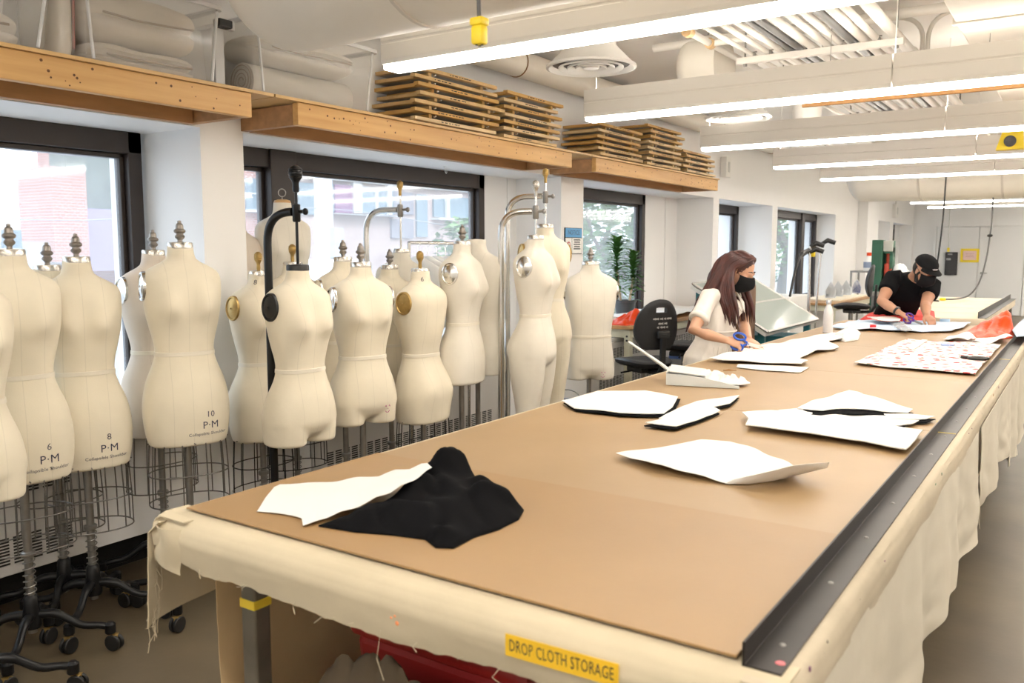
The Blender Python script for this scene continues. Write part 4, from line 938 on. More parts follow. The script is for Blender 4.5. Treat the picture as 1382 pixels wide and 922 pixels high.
# label strip
a, b, c_, d_ = py(682, 855, 1.194), py(835, 897, 1.194), py(834, 926, 1.194), py(683, 885, 1.194)
t = thing('storage_label', 'yellow tape label lettered by hand on the front of the print table', 'label', ((a.x+b.x)/2, 1.1945, (a.z+c_.z)/2))
Lc = Vector(t.location)
A = [v-Lc for v in (Vector(a), Vector(b), Vector(b)+Vector((0, 0, -.040)), Vector(a)+Vector((0, 0, -.040)))]
for q in A: q.y = 0
m = MB(); m.add([v+Vector((0, .0006, 0)) for v in A]+[v-Vector((0, .0006, 0)) for v in A], [(0, 1, 2, 3), (7, 6, 5, 4), (0, 1, 5, 4), (1, 2, 6, 5), (2, 3, 7, 6), (3, 0, 4, 7)]); m.build('tape_strip', mat('label_yellow', (.90, .56, .03), .5, var=.1, vscale=20), t, False)
vs, fs = text_mesh('DROP CLOTH STORAGE', .031, 1.05); ux = (A[1]-A[0]); Lx = ux.length; ang = math.atan2(ux.z, ux.x); mid = (A[0]+A[2])/2
wv = max(v.x for v in vs)-min(v.x for v in vs); sx = Lx*.92/wv
m = MB()
for v in vs: pass
m.add([mid+Vector((v.x*sx*math.cos(ang)-(v.y+.002*nz(v.x*40, 0, 0))*math.sin(ang), -.0012, v.x*sx*math.sin(ang)+(v.y+.002*nz(v.x*40, 3, 0))*math.cos(ang))) for v in vs], fs); m.build('hand_lettering', mat('marker_ink', (.06, .05, .04), .6), t, False)
# things under the table
t = thing('storage_tote', 'dark red plastic tote under the near end of the print table', 'tote', (-1.31, 1.80, .19))
m = MB(); m.rings([[Vector((sx_*w_, sy_*d_, z)) for sx_, sy_ in ((-1, -1), (1, -1), (1, 1), (-1, 1))] for z, w_, d_ in ((0, .25, .18), (.34, .275, .20))]); m.build('tote_body', mat('tote_red', (.35, .02, .02), .4), t, False, bev=.02)
m = MB(); m.box((0, 0, .365), (.58, .43, .05), bev=.02); m.build('lid', mat('tote_red2', (.40, .025, .02), .4), t)
MUS = mat('rag_brown', (.15, .11, .07), .95, var=.3, vscale=6); 
heap('canvas_bundle', 'brown canvas bundle heaped under the near end of the print table', 'cloth', [(-1.60, 1.32), (-1.3, 1.28), (-1.06, 1.30), (-1.04, 1.46), (-1.3, 1.54), (-1.58, 1.50)], MUS, .62, .10, .10, 5., z=.19, world=True, maxlen=.03)
heap('teal_cloth', 'teal cloth stuffed beside the red tote under the table', 'cloth', [(-1.10, 1.50), (-.97, 1.40), (-.90, 1.50), (-1.0, 1.62)], mat('rag_teal', (.03, .30, .38), .8), .46, .05, .3, 6., z=.19, world=True, seed=4)
heap('pale_cloth_bundle', 'pale grey cloth bundle under the table behind the yellow label', 'cloth', [(-.96, 1.3), (-.76, 1.3), (-.74, 1.55), (-.92, 1.46)], mat('rag_grey', (.5, .5, .46), .9), .50, .05, .3, 6., z=.19, world=True, seed=9)

# ---------------------------------------------------------------- cloth, paper and tools on the table
PAPER = mat('pattern_paper', (.76, .75, .72), .75, var=.03, vscale=6); WCLOTH = mat('white_cotton', (.80, .785, .75), .9, var=.03, vscale=8); BCLOTH = mat('black_jersey', (.006, .006, .007), .95, spec=.08, var=.3, vscale=15)
def hpoly(pxh):
    """outline given as (pixel x, pixel y, height above the board) -> world points with their heights"""
    out = []
    for x, y, h in pxh: v = pz(x, y, TZ+.004+h); out.append((v.x, v.y, h))
    return out
def sheet_h(name, label, cat, pxh, m, thick=.0008, wr=.002, ws=5, maxlen=.025, group=None, inner=()):
    """sheet whose outline (and optional inner points) lie at given heights; between them the height is blended"""
    P = hpoly(pxh); Q = P+hpoly(inner)
    cx = sum(p[0] for p in P)/len(P); cy = sum(p[1] for p in P)/len(P); v, f, be = tri_mesh([(p[0]-cx, p[1]-cy) for p in P], maxlen)
    vs = []
    for p in v:
        sw = sh = 0
        for a, b_, h in Q: w_ = 1/((p[0]+cx-a)**2+(p[1]+cy-b_)**2+2e-4)**1.3; sw += w_; sh += w_*h
        vs.append(Vector((p[0], p[1], sh/sw+wr*(.5+nz(p[0]*ws, p[1]*ws, 2)))))
    o = MB().add(vs, f).build(name, m, None, True, solid=thick); o.location = (cx, cy, TZ+(.0075 if 'garment' in label else .004)); return tag(o, label, cat, group)
gp = lambda x, y, h, r: (lambda v: (v.x, v.y, h, r))(pz(x, y, TZ))
heap('black_garment', 'rumpled black garment lying on the near end of the table', 'garment', [(430, 711), (470, 697), (520, 678), (550, 660), (572, 645), (590, 636), (612, 636), (640, 648), (660, 660), (684, 662), (707, 690), (700, 702), (672, 716), (640, 726), (612, 741), (588, 740), (574, 729), (530, 723), (480, 719)], BCLOTH, .030, .05, .8, 6., z=TZ+.0065, seed=3, ridge=(.5, .85), maxlen=.014,
     peaks=(gp(596, 657, .070, .055), gp(622, 652, .055, .05), gp(570, 676, .040, .07), gp(655, 688, .034, .055), gp(690, 692, .018, .04), gp(600, 705, .022, .07), gp(520, 700, .016, .06), gp(592, 733, .022, .025), gp(650, 668, .025, .03)))
sheet_h('pattern_piece', 'white paper pattern piece resting on the black garment', 'pattern piece', [(347, 693, .0), (370, 660, 0), (378, 656, .002), (440, 653, .006), (500, 646, .020), (545, 636, .045), (577, 627, .068), (583, 633, .068), (548, 655, .055), (520, 670, .04), (470, 690, .02), (430, 704, .008), (409, 712, .004), (407, 702, .002), (385, 697, .0)], PAPER)
PS = sheet_h('pattern_piece', 'large white paper sheet with curled up right corner, alone mid table', 'pattern piece', [(831, 612, .012), (890, 605, .004), (947, 595, .0), (985, 597, .0), (1022, 608, .004), (1064, 626, .010), (1088, 638, .018), (1045, 648, .003), (1010, 653, 0), (983, 653, 0), (940, 641, .010), (880, 626, .018)], PAPER, wr=.005, ws=6, inner=((950, 620, .0), (1000, 630, 0), (900, 615, .006)))
Fl = [pz(x, y, TZ+.005+h) for x, y, h in ((978, 653, .0), (1012, 653.5, 0), (1045, 648, .003), (1070, 642, .008), (1092, 636, .020), (1112, 628, .036))]
El = [pz(x, y, TZ+.005+h) for x, y, h in ((990, 647, .012), (1018, 641, .035), (1046, 634.5, .052), (1069, 628.5, .062), (1092, 626, .062), (1119, 624, .050))]
def curl(u, v):
    k = u*5; i = min(int(k), 4); f_ = k-i; a = Fl[i].lerp(Fl[i+1], f_); b = El[i].lerp(El[i+1], f_); p = a.lerp(b, v); p.z -= .012*math.sin(PI*v)*min(1, u*3); return p-Vector(PS.location)
MB().grid(curl, 24, 8).build('curled_corner', PAPER, PS, True, solid=.0008)
def bw(label, pxs, seed, lift=None, off=(.012, -.012), thick=.003, wr=.005):
    poly = flatpoly(pxs, TZ+.004); cx = sum(p[0] for p in poly)/len(poly); cy = sum(p[1] for p in poly)/len(poly)
    t = thing('fabric_piece', label, 'fabric piece', (cx, cy, TZ+.0015), 0, 'cut black and white pattern pieces')
    for k, (nm_, mm, o_, z_) in enumerate((('black_layer', BCLOTH, off, .0), ('white_layer', PAPER, (0, 0), .007))):
        v, f, be = tri_mesh([(p[0]-cx+o_[0], p[1]-cy+o_[1]) for p in poly], .03)
        b_ = MB().add([Vector((p[0], p[1], z_+.004+max(0, wr*(.5+nz(p[0]+seed, p[1], seed, 8)))+(lift(p[0], p[1]) if lift else 0))) for p in v], f); b_.build(nm_, mm, t, True, solid=thick)
    return t
bw('white over black pattern piece nearest the window edge of the table', [(758, 545), (775, 540), (805, 532), (870, 531), (915, 539), (908, 553), (896, 562), (838, 561), (775, 554)], 1, off=(.018, -.016))
bw('lower of two narrow black and white strips lying side by side', [(871, 575), (888, 571), (960, 552), (972, 558), (945, 569), (912, 580)], 2, off=(.006, -.024))
bw('upper of two narrow black and white strips lying side by side', [(889, 568), (910, 557), (940, 546), (998, 537), (985, 548), (950, 556), (918, 571)], 4, off=(.008, -.026))
bw('humped white piece on black layers near the rail, at the back of its group', [(1076, 556), (1095, 546), (1120, 541), (1146, 533), (1165, 543), (1200, 549), (1232, 556), (1225, 562), (1180, 561), (1110, 563)], 6, off=(.012, -.065), lift=lambda x, y: .02*math.exp(-(x/.12)**2))
bw('long white on black strip in front of the humped piece', [(1049, 558), (1075, 555), (1150, 562), (1230, 563), (1262, 566), (1250, 570), (1160, 569), (1090, 563)], 7, off=(.006, -.034))
bw('pointed black and white strip behind the big white fold', [(1120, 566), (1180, 569), (1240, 571), (1230, 576), (1200, 579), (1140, 572)], 9, off=(-.02, -.034))
sheet('fabric_piece', 'big folded white cloth lying before the layered black pieces', 'fabric piece', [(1001, 564), (1040, 561), (1092, 561), (1160, 572), (1245, 587), (1236, 600), (1222, 613), (1160, 601), (1080, 590), (1030, 583), (1006, 580), (1010, 572)], WCLOTH, lift=lambda x, y: .012+.02*max(0, -x-.1), wr=.012, ws=6, thick=.004, seed=3)
sheet('paper_scrap', 'tiny white scrap between the layered pieces and the rail', 'scrap', [(1200, 576), (1224, 578), (1222, 583), (1200, 582)], PAPER, wr=.001, maxlen=.05)
# dustpan
p = pz(948, 517, TZ)
t = thing('dustpan', 'pale grey dustpan with raised handle lying on the table', 'dustpan', (p.x, p.y, TZ+.0015), .35)
GREYP = mat('dustpan_grey', (.62, .64, .62), .45)
m = MB()
def panring(x, h, w_): return [Vector((x, -w_, 0)), Vector((x, w_, 0)), Vector((x, w_, h)), Vector((x, w_-.006, h)), Vector((x, w_-.006, .006)), Vector((x, -w_+.006, .006)), Vector((x, -w_+.006, h)), Vector((x, -w_, h))]
m.rings([panring(-.16, .055, .11), panring(-.05, .05, .125), panring(.08, .03, .14), panring(.17, .008, .15)]); m.box((-.163, 0, .03), (.008, .22, .06)); m.build('pan_body', GREYP, t, False, bev=.002)
m = MB(); m.box((-.07, 0, .058), (.17, .235, .005), RY(.10)); m.build('hood', GREYP, t, False)
m = MB(); m.tube([(-.155, 0, .05), (-.20, 0, .085), (-.36, 0, .19)], [.012, .012, .009], 10, flat=((0, 0, 1), .6)); m.build('handle', GREYP, t)
heap('white_cloth_scrap', 'crumpled white rag lying in the dustpan', 'cloth', [(p.x+dx, p.y+dy) for dx, dy in ((-.02, -.10), (.08, -.1), (.2, -.03), (.22, .04), (.12, .10), (.02, .08), (-.04, 0))], WCLOTH, .055, .03, .8, 16., z=TZ+.012, world=True, seed=5, maxlen=.014)
heap('brown_crumbs', 'few brown crumbs in the dustpan on the white rag', 'debris', [(p.x+.12, p.y-.05), (p.x+.15, p.y-.04), (p.x+.17, p.y-.01), (p.x+.13, p.y-.02)], mat('crumb_brown', (.3, .16, .06), .8), .006, .01, .6, 40., z=TZ+.075, world=True)
# long white fabric the woman cuts
sheet('fabric_length', 'long white fabric being cut by the standing woman', 'fabric', [(957, 487), (990, 478), (1022, 470), (1070, 462), (1098, 456), (1122, 452), (1140, 452), (1150, 458), (1118, 462), (1132, 472), (1102, 477), (1078, 486), (1090, 489), (1082, 494), (1040, 493), (1000, 491), (975, 490)], WCLOTH, lift=lambda x, y: .008, wr=.014, ws=5, thick=.004, seed=8)
sheet('fabric_piece', 'flat white strip peeking out under the long white fabric', 'fabric piece', [(996, 492), (1050, 494), (1092, 496), (1080, 503), (1030, 500), (994, 496)], PAPER, wr=.002, thick=.002)
heap('white_cloth_bundle', 'bunched white cloth at the far end of the long white fabric', 'cloth', [(1122, 456), (1138, 447), (1152, 445), (1162, 451), (1158, 459), (1140, 462)], WCLOTH, .055, .03, .5, 12., seed=2, maxlen=.016)
# floral fabric with red and green sprigs
def floral():
    m = bpy.data.materials.new('floral_cotton'); m.use_nodes = True; nt = m.node_tree; b = nt.nodes['Principled BSDF']; b.inputs['Roughness'].default_value = .9
    tc = nt.nodes.new('ShaderNodeTexCoord'); prev = None; last = None
    for k, (s, th, col, off) in enumerate(((11., .14, (.62, .03, .04), 0), (9., .07, (.04, .20, .14), 7.3), (19., .085, (.70, .22, .20), 3.1))):
        mp = nt.nodes.new('ShaderNodeMapping'); mp.inputs['Location'].default_value = (off, off*.7, 0); nt.links.new(tc.outputs['Object'], mp.inputs[0])
        v = nt.nodes.new('ShaderNodeTexVoronoi'); v.inputs['Scale'].default_value = s; v.voronoi_dimensions = '2D'; v.inputs['Randomness'].default_value = 1; nt.links.new(mp.outputs[0], v.inputs['Vector'])
        l = nt.nodes.new('ShaderNodeMath'); l.operation = 'LESS_THAN'; l.inputs[1].default_value = th*1.35; nt.links.new(v.outputs['Distance'], l.inputs[0])
        mx = nt.nodes.new('ShaderNodeMixRGB'); mx.inputs[2].default_value = (*col, 1); nt.links.new(l.outputs[0], mx.inputs[0])
        if last: nt.links.new(last.outputs[0], mx.inputs[1])
        else: mx.inputs[1].default_value = (.76, .74, .71, 1)
        last = mx
    nt.links.new(last.outputs[0], b.inputs['Base Color']); return m
sheet('floral_fabric', 'white floral fabric with small red sprigs spread beside the rail', 'fabric', [(1152, 492), (1195, 472), (1225, 459), (1252, 463), (1300, 464), (1351, 467), (1336, 484), (1316, 507), (1280, 504), (1210, 498)], floral(), lift=lambda x, y: .006, wr=.010, ws=4, thick=.003, seed=6)
sheet('fabric_fold', 'narrow folded white strip at the window edge of the floral fabric', 'fabric piece', [(1226, 471), (1232, 473), (1252, 460), (1245, 459)], WCLOTH, z=TZ+.022, wr=.004, thick=.006)
def scissors(label, x, y, ang, hm, s=1., z=TZ+.022, tip=.13):
    p = pz(x, y, z); t = thing('scissors', label, 'scissors', (p.x, p.y, z), ang)
    m = MB(); 
    for k in (-1, 1): m.add([Vector(q)*s for q in ((0, -.012, k*.0025), (0, .012, k*.0025), (.13, k*.004+.002, k*.0025), (0, -.012, k*.0025+.002), (0, .012, k*.0025+.002), (.13, k*.004+.002, k*.0025+.002))], [(0, 1, 2), (5, 4, 3), (0, 2, 5, 3), (1, 4, 5, 2), (0, 3, 4, 1)])
    m.lathe([(.006*s, -.004), (.006*s, .006), (.0005, .007)], (0, 0, 0), 10); m.build('blades', CHROME, t, False)
    for k in (-1, 1):
        m = MB(); m.tube([Vector((-.005, k*.004, k*.002))*s, Vector((-.04, k*.012, k*.002))*s]+[Vector((-.075+.035*math.cos(a), k*.03+.02*math.sin(a)*1., k*.002))*s for a in [(.3+2*PI*i/16) for i in range(17)]], .0065*s, 8); m.build('handle', hm, t)
    return t
scissors('black handled scissors with a yellow pivot on the floral fabric', 1296, 482, PI*.98, BLACKM, 1.25)
scissors('small pale blue scissors at the far edge of the floral fabric', 1288, 466, .1, mat('pale_blue_plastic', (.35, .45, .7), .4), .7)
# orange bag, folded papers, blue cloth at the far rail
ORANGE = mat('orange_plastic', (.80, .060, .002), .35, var=.2, vscale=9, spec=.3)
heap('plastic_bag', 'bright orange plastic bag slumped on the far end of the print table', 'bag', [(1288, 454), (1310, 447), (1345, 440), (1366, 441), (1371, 456), (1345, 459), (1310, 458)], ORANGE, .05, .06, .6, 6., seed=1, peaks=(gp(1357, 449, .13, .10), gp(1340, 451, .07, .12), gp(1366, 452, .08, .08)), maxlen=.02)
sheet('folded_paper', 'curling white paper strip before the orange bag, window side', 'paper', [(1273, 459), (1282, 454), (1305, 455), (1318, 459), (1305, 463)], PAPER, lift=lambda x, y: .03*max(0, math.sin(x*20+1)), wr=.01, thick=.002, z=TZ+.006)
sheet('folded_paper', 'folded white paper before the orange bag, rail side', 'paper', [(1312, 462), (1320, 457), (1352, 456), (1366, 461), (1350, 465), (1335, 466)], PAPER, lift=lambda x, y: .035*max(0, math.sin(x*16)), wr=.012, thick=.002, z=TZ+.006, seed=4)
heap('blue_cloth', 'pale blue cloth draped on the far end of the black rail', 'cloth', [(1366, 446), (1374, 437), (1392, 437), (1398, 452), (1372, 455)], mat('pale_blue_cloth', (.55, .66, .78), .9), .07, .05, .4, 7., z=TZ+.05, seed=8)
# printed cloth in front of the man
def bluewhite():
    return mat('blue_white_print', (.86, .88, .92), .9, var=.6, vscale=9, col2=(.30, .48, .70), stretch=(1, 2.4, 1))
sheet('printed_fabric', 'blue and white printed fabric spread before the bending person', 'fabric', [(1122, 444), (1145, 436), (1165, 432), (1215, 434), (1262, 436), (1310, 437), (1300, 444), (1284, 449), (1240, 449), (1190, 447), (1150, 446)], bluewhite(), lift=lambda x, y: .006, wr=.016, ws=6, thick=.004, seed=2)
heap('red_fabric', 'red fabric with white stripe under the hands of the bending person', 'fabric', [(1160, 432), (1172, 424), (1200, 423), (1235, 421), (1261, 421), (1262, 430), (1235, 435), (1195, 436)], mat('red_cotton', (.75, .03, .02), .8, var=.2, vscale=6), .035, .05, .4, 7., z=TZ+.012, seed=6)
sheet('fabric_piece', 'white strip lying across the red fabric', 'fabric piece', [(1170, 428), (1200, 428), (1216, 431), (1214, 434), (1185, 433)], WCLOTH, z=TZ+.055, wr=.008, thick=.003)
p = pz(1178, 445, TZ); t = thing('thread_spool', 'small red spool at the front edge of the blue printed fabric', 'spool', (p.x, p.y, TZ+.0015))
m = MB(); m.lathe([(.026, 0), (.026, .006), (.018, .008), (.018, .03), (.026, .032), (.026, .038)], n=16); m.build('spool_core', mat('spool_red', (.8, .02, .02), .5), t)
m = MB(); m.lathe([(.0182, .009), (.024, .012), (.024, .027), (.0182, .030)], n=16, cap=False); m.build('thread', mat('thread_red', (.7, .02, .03), .8), t)
sheet('clear_bag', 'thin clear plastic sheet lying on the blue printed fabric', 'plastic sheet', [(1198, 433), (1212, 434), (1232, 446), (1222, 449), (1208, 442)], mat('clear_plastic', (.75, .78, .8), .2, alpha=.55), z=TZ+.03, wr=.01, thick=.001)
t = thing('tape_roll', 'pale blue tape roll on the far edge of the blue printed fabric', 'tape', tuple(pz(1275, 434, TZ+.02)))
m = MB(); m.lathe([(.024, 0), (.04, 0), (.04, .022), (.024, .022)], n=20, cap=False); m.rings([[Vector((.024*math.cos(2*PI*k/20), .024*math.sin(2*PI*k/20), z)) for k in range(20)] for z in (0, .022)], cap=False); m.build('roll_body', mat('tape_blue', (.45, .62, .8), .5), t)
# steel water bottle
p = pz(1117, 450, TZ)
t = thing('water_bottle', 'white steel water bottle standing at the window edge of the table', 'bottle', (p.x, p.y, TZ))
m = MB(); m.lathe([(.032, 0), (.036, .004), (.036, .15), (.033, .175), (.022, .205), (.017, .215), (.017, .225)], n=24); m.build('bottle_body', mat('bottle_white', (.72, .70, .70), .3), t)
m = MB(); m.lathe([(.019, .225), (.0195, .23), (.0195, .252), (.016, .258), (.0005, .259)], n=20); m.build('cap', mat('cap_steel', (.6, .6, .6), .25, .8), t)
m = MB(); m.lathe([(.0362, .002), (.0362, .008), (.034, .001)], n=24, cap=False); m.build('base_ring', STEEL, t)
# second table beyond
t = thing('print_table', 'shorter far print table with a pale cloth top behind the bending person', 'table', (-1.27, 10.9, 0))
m = MB(); m.box((0, 0, .88), (1.0, 3.9, .09), bev=.012); m.build('table_slab', mat('far_cloth', (.76, .66, .50), .8, var=.12, vscale=3), t)
for sx_ in (-1, 1):
    for sy_ in (-1, 1): m = MB(); m.box((sx_*.44, sy_*1.85, .42), (.06, .06, .84)); m.build('leg', LEGM, t, False)
m = MB()
for k in range(4): m.box((.1-.1*k, -1.2+.8*k, .9262), (.5, .006, .001))
m.build('pencil_line', mat('line_brown', (.5, .4, .28), .8), t, False)
t = thing('angle_rail', 'black angle iron rail on the far print table', 'rail', (-.83, 8.97, .926))
m = MB(); m.rings([[Vector((p, y, q)) for p, q in ((0, 0), (.07, 0), (.07, .005), (.005, .005), (.005, .06), (0, .06))] for y in (0, 3.85)]); m.build('rail_body', ANGLE, t, False)
# ================================================================ PEOPLE
def hand(m, w, d, n, s, curl=(.4, .4, .45, .5), spread=.0, sc_=1., thumb=.6):
    """w wrist, d direction of the fingers, n direction the palm faces, s towards the thumb"""
    d = Vector(d).normalized(); n = (Vector(n)-d*d.dot(Vector(n))).normalized(); s = (Vector(s)-d*d.dot(Vector(s))); s = (s-n*s.dot(n)).normalized()
    m.tube([w-d*.01, w+d*.02, w+d*.05, w+d*.085, w+d*.093], [.024*sc_, .029*sc_, .037*sc_, .038*sc_, .030*sc_], 14, flat=(n, .42))
    for k, (o, L) in enumerate(((.027, .068), (.009, .077), (-.009, .072), (-.026, .056))):
        p = w+d*.083+s*o; dd = (d+s*(o*spread*20)).normalized(); pts = [p-d*.015, p]; ang = 0
        for j, fr in enumerate((.42, .32, .26)):
            ang += curl[k]*(1., 1.1, .7)[j]
            p = p+(dd*math.cos(ang)+n*math.sin(ang))*L*fr*1.15; pts.append(p)
        m.tube(pts, [.0098*sc_, .0096*sc_, .009*sc_, .0084*sc_, .0062*sc_], 9)
    b = w+d*.022+s*.022; t1 = b+(s*.7+d*.75+n*.25).normalized()*.036; t2 = t1+(d*.85+s*(.5-thumb)+n*thumb).normalized()*.03; t3 = t2+(d*.9+s*(.1-thumb)+n*thumb).normalized()*.022
    m.tube([b-d*.01, b, t1, t2, t3], [.014, .0135, .0115, .0100, .0068], 9)
def head_parts(m, c, R):
    T = lambda x, y, z: c+R @ Vector((x, y, z))
    m.ball(T(-.008, 0, .025), 1, 12, R, (.096, .077, .092)); m.ball(T(.03, 0, -.025), 1, 12, R, (.067, .063, .098)); m.ball(T(.050, 0, -.092), 1, 10, R, (.038, .042, .030))
    m.ball(T(.035, 0, -.07), 1, 10, R, (.050, .056, .045))
    m.tube([T(.085, 0, .022), T(.103, 0, -.005), T(.114, 0, -.030), T(.096, 0, -.042)], [.009, .011, .0145, .011], 10)
    for s in (-1, 1):
        m.ball(T(.104, s*.011, -.037), 1, 8, R, (.010, .009, .008)); m.ball(T(.076, s*.042, -.022), 1, 8, R, (.022, .022, .024))
        m.ball(T(.0, s*.078, -.012), 1, 8, R @ RZ(s*.35), (.018, .008, .031)); m.ball(T(.084, s*.030, .022), 1, 8, R, (.015, .024, .010)); m.ball(T(.083, s*.031, .006), 1, 8, R, (.0125, .017, .011))
    m.tube([T(.094, -.020, -.063), T(.101, 0, -.061), T(.094, .020, -.063)], [.006, .009, .006], 8); m.tube([T(.094, -.018, -.073), T(.100, 0, -.074), T(.094, .018, -.073)], [.006, .009, .006], 8)
def frame_from(f, u):
    f = Vector(f).normalized(); l = Vector(u).cross(f).normalized(); u = f.cross(l)
    return Matrix((f, l, u)).transposed()
def face_bits(o, c, R, bc):
    T = lambda x, y, z: c+R @ Vector((x, y, z))
    for s in (-1, 1):
        m = MB(); m.tube([T(.093, s*.014, .033), T(.092, s*.030, .038), T(.078, s*.050, .031)], [.003, .0038, .002], 6); m.build('eyebrow', bc, o)
        m = MB(); m.tube([T(.094, s*.017, .000), T(.096, s*.031, -.003), T(.086, s*.046, .001)], [.0016, .0022, .0014], 6); m.build('eyelash', BLACKM, o)
def mask_mesh(o, c, R, m_, ear=True):
    T = lambda x, y, z: c+R @ Vector((x, y, z))
    def fn(u, v):
        a = (u-.5)*2*1.22; z = .0-.115*v; bulge = math.sin(PI*min(1, max(0, v*.9+.08)))
        rx = .096+.030*bulge-.016*abs(v-.4); x = .016+rx*math.cos(a)*(1-.10*v); y = .081*math.sin(a)*(1-.16*v)
        return T(x+.012*math.exp(-(a/.4)**2)*bulge, y, z+.012*math.exp(-(a/.5)**2)*(1-v)-.004*abs(a))
    k = MB(); k.grid(fn, 24, 14); q = k.build('face_mask', m_, o, solid=.003)
    k = MB()
    for s in (-1, 1):
        k.tube(spline([fn(0 if s < 0 else 1, .08), T(.03, s*.081, .0), T(-.008, s*.088, .015), T(-.016, s*.086, -.02), T(.02, s*.082, -.06), fn(0 if s < 0 else 1, .8)], 4), .0018, 6)
    k.build('ear_loop', m_, q)
SKIN = mat('skin_tan', (.60, .335, .215), .5, var=.1, vscale=14); SKIN2 = mat('skin_brown', (.50, .265, .165), .5, var=.1, vscale=14)
for s_ in (SKIN, SKIN2): s_.node_tree.nodes['Principled BSDF'].inputs['Subsurface Weight'].default_value = .08; s_.node_tree.nodes['Principled BSDF'].inputs['Subsurface Radius'].default_value = (.01, .004, .002)
HAIR = mat('auburn_hair', (.075, .016, .011), .42, var=.5, vscale=30, col2=(.028, .007, .006), stretch=(1, 1, .25)); HAIRB = mat('dark_hair', (.012, .009, .008), .6)
MASKM = mat('mask_black', (.010, .010, .011), .8, spec=.15)
def shoes_legs(m, sh, hipL, hipR, kneeL, kneeR, footL, footR, fwd, r=.075):
    for h, k, f_ in ((hipL, kneeL, footL), (hipR, kneeR, footR)):
        m.tube([h, h*.5+k*.5, k, k*.5+f_*.5+Vector((0, 0, .02)), f_+Vector((0, 0, .07))], [r*1.12, r*.95, r*.72, r*.68, r*.48], 14)
        sh.tube([f_-fwd*.06+Vector((0, 0, .04)), f_+fwd*.04+Vector((0, 0, .045)), f_+fwd*.13+Vector((0, 0, .033)), f_+fwd*.18+Vector((0, 0, .028))], [.038, .042, .038, .022], 12)
def limb(m, pts, rad, n=14):
    m.tube(pts, rad, n); m.ball(pts[0], rad[0], 8); m.ball(pts[-1], rad[-1], 8)

# ---- the woman cutting fabric at the window side of the table
K = 1.045
J = {n: pd(x, y, d*K) for n, (x, y, d) in dict(hips=(954, 486, 5.36), waist=(966, 452, 5.36), chest=(972, 412, 5.36), neck=(981, 394, 5.34), head=(997, 364, 5.30), rsh=(957, 403, 5.21), lsh=(998, 396, 5.47), relb=(936, 446, 5.08), rwr=(979, 459, 5.03), lelb=(1003, 437, 5.47), lwr=(1010, 457, 5.22), rt=(998, 464, 5.0), lt=(1027, 472, 5.12)).items()}
HP = Vector((J['hips'].x, J['hips'].y, 0)); J = {k: v-HP for k, v in J.items()}
face = (RT*.80-Vector((FW.x, FW.y, 0)).normalized()*.56).normalized(); f2 = (face+Vector((0, 0, -.62))).normalized(); RH = frame_from(f2, (0, 0, 1)); side = Vector((0, 0, 1)).cross(face)
def fl(fac): return (face, fac)
m = MB()
m.tube([J['hips']-Vector((0, 0, .06)), J['hips'], J['waist'], J['chest'], J['chest']*.35+J['neck']*.65-Vector((0, 0, .01)), J['neck']+Vector((0, 0, .0))], [.155, .165, .125, .152, .12, .055], 20, flat=fl(.68))
m.tube([J['neck']-Vector((0, 0, .05)), J['neck'], J['neck']*.4+J['head']*.6-Vector((0, 0, .03)), J['head']-RH @ Vector((.02, 0, .03))], [.062, .052, .047, .05], 14)
head_parts(m, J['head'], RH)
for a, b, c in (('rsh', 'relb', 'rwr'), ('lsh', 'lelb', 'lwr')):
    A, B, C_ = J[a], J[b], J[c]; limb(m, [A, A*.5+B*.5, B, B*.6+C_*.4, C_], [.05, .046, .038, .037, .0235])
hand(m, J['rwr'], J['rt']-J['rwr'], Vector((.1, .5, -.7)), face*.2+Vector((0, 0, 1)), curl=(.75, .8, .85, .9), thumb=.8)
hand(m, J['lwr'], J['lt']-J['lwr'], Vector((0, 0, -1)), -Vector((FW.x, FW.y, 0)), curl=(.12, .14, .16, .2), spread=.25, thumb=.2)
shm = MB(); tr = MB(); hl = J['hips']+side*.085-Vector((0, 0, .06)); hr = J['hips']-side*.085-Vector((0, 0, .06))
shoes_legs(m, shm, hl, hr, hl*1+Vector((.02, 0, -.38)), hr+Vector((.02, 0, -.38)), Vector((hl.x, hl.y, 0)), Vector((hr.x, hr.y, 0)), face, .078)
W = m.build('person', SKIN, None, remesh=.0058, sm_it=3); W.location = HP
tag(W, 'woman with long auburn hair, white blouse and black mask cutting fabric at the table edge', 'person')
m = MB()
wl = J['waist']*.62+J['hips']*.38
m.tube([J['hips']-Vector((0, 0, .10)), J['hips']+Vector((0, 0, .0)), wl, J['waist']+Vector((0, 0, .05)), J['chest']-Vector((0, 0, .01)), J['chest']*.4+J['neck']*.6-Vector((0, 0, .015)), J['neck']-Vector((0, 0, .022))], [.200, .190, .148, .156, .166, .132, .076], 24, flat=fl(.74))
m.tube([J['chest']+face*.07+Vector((0, 0, -.02))+side*.07, J['chest']+face*.075+Vector((0, 0, -.03))-side*.07], .062, 14)
for a, b, q in (('rsh', 'relb', .66), ('lsh', 'lelb', .62)):
    A, B = J[a], J[b]; m.tube([A+(J['neck']-A)*.35, A+Vector((0, 0, .012)), A*(1-q*.5)+B*q*.5, A*(1-q)+B*q, A*(1-q-.04)+B*(q+.04)], [.050, .055, .055, .059, .059], 16); m.ball(A+(J['neck']-A)*.06-Vector((0, 0, .004)), .054, 10)
BL = m.build('blouse', mat('blouse_white', (.74, .695, .635), .85, var=.06, vscale=9, bump=.5, bscale=13, stretch=(1, 1, .35)), W, remesh=.009, sm_it=3, wrinkle=(.006, 7., (1.4, 1.4, .55)))
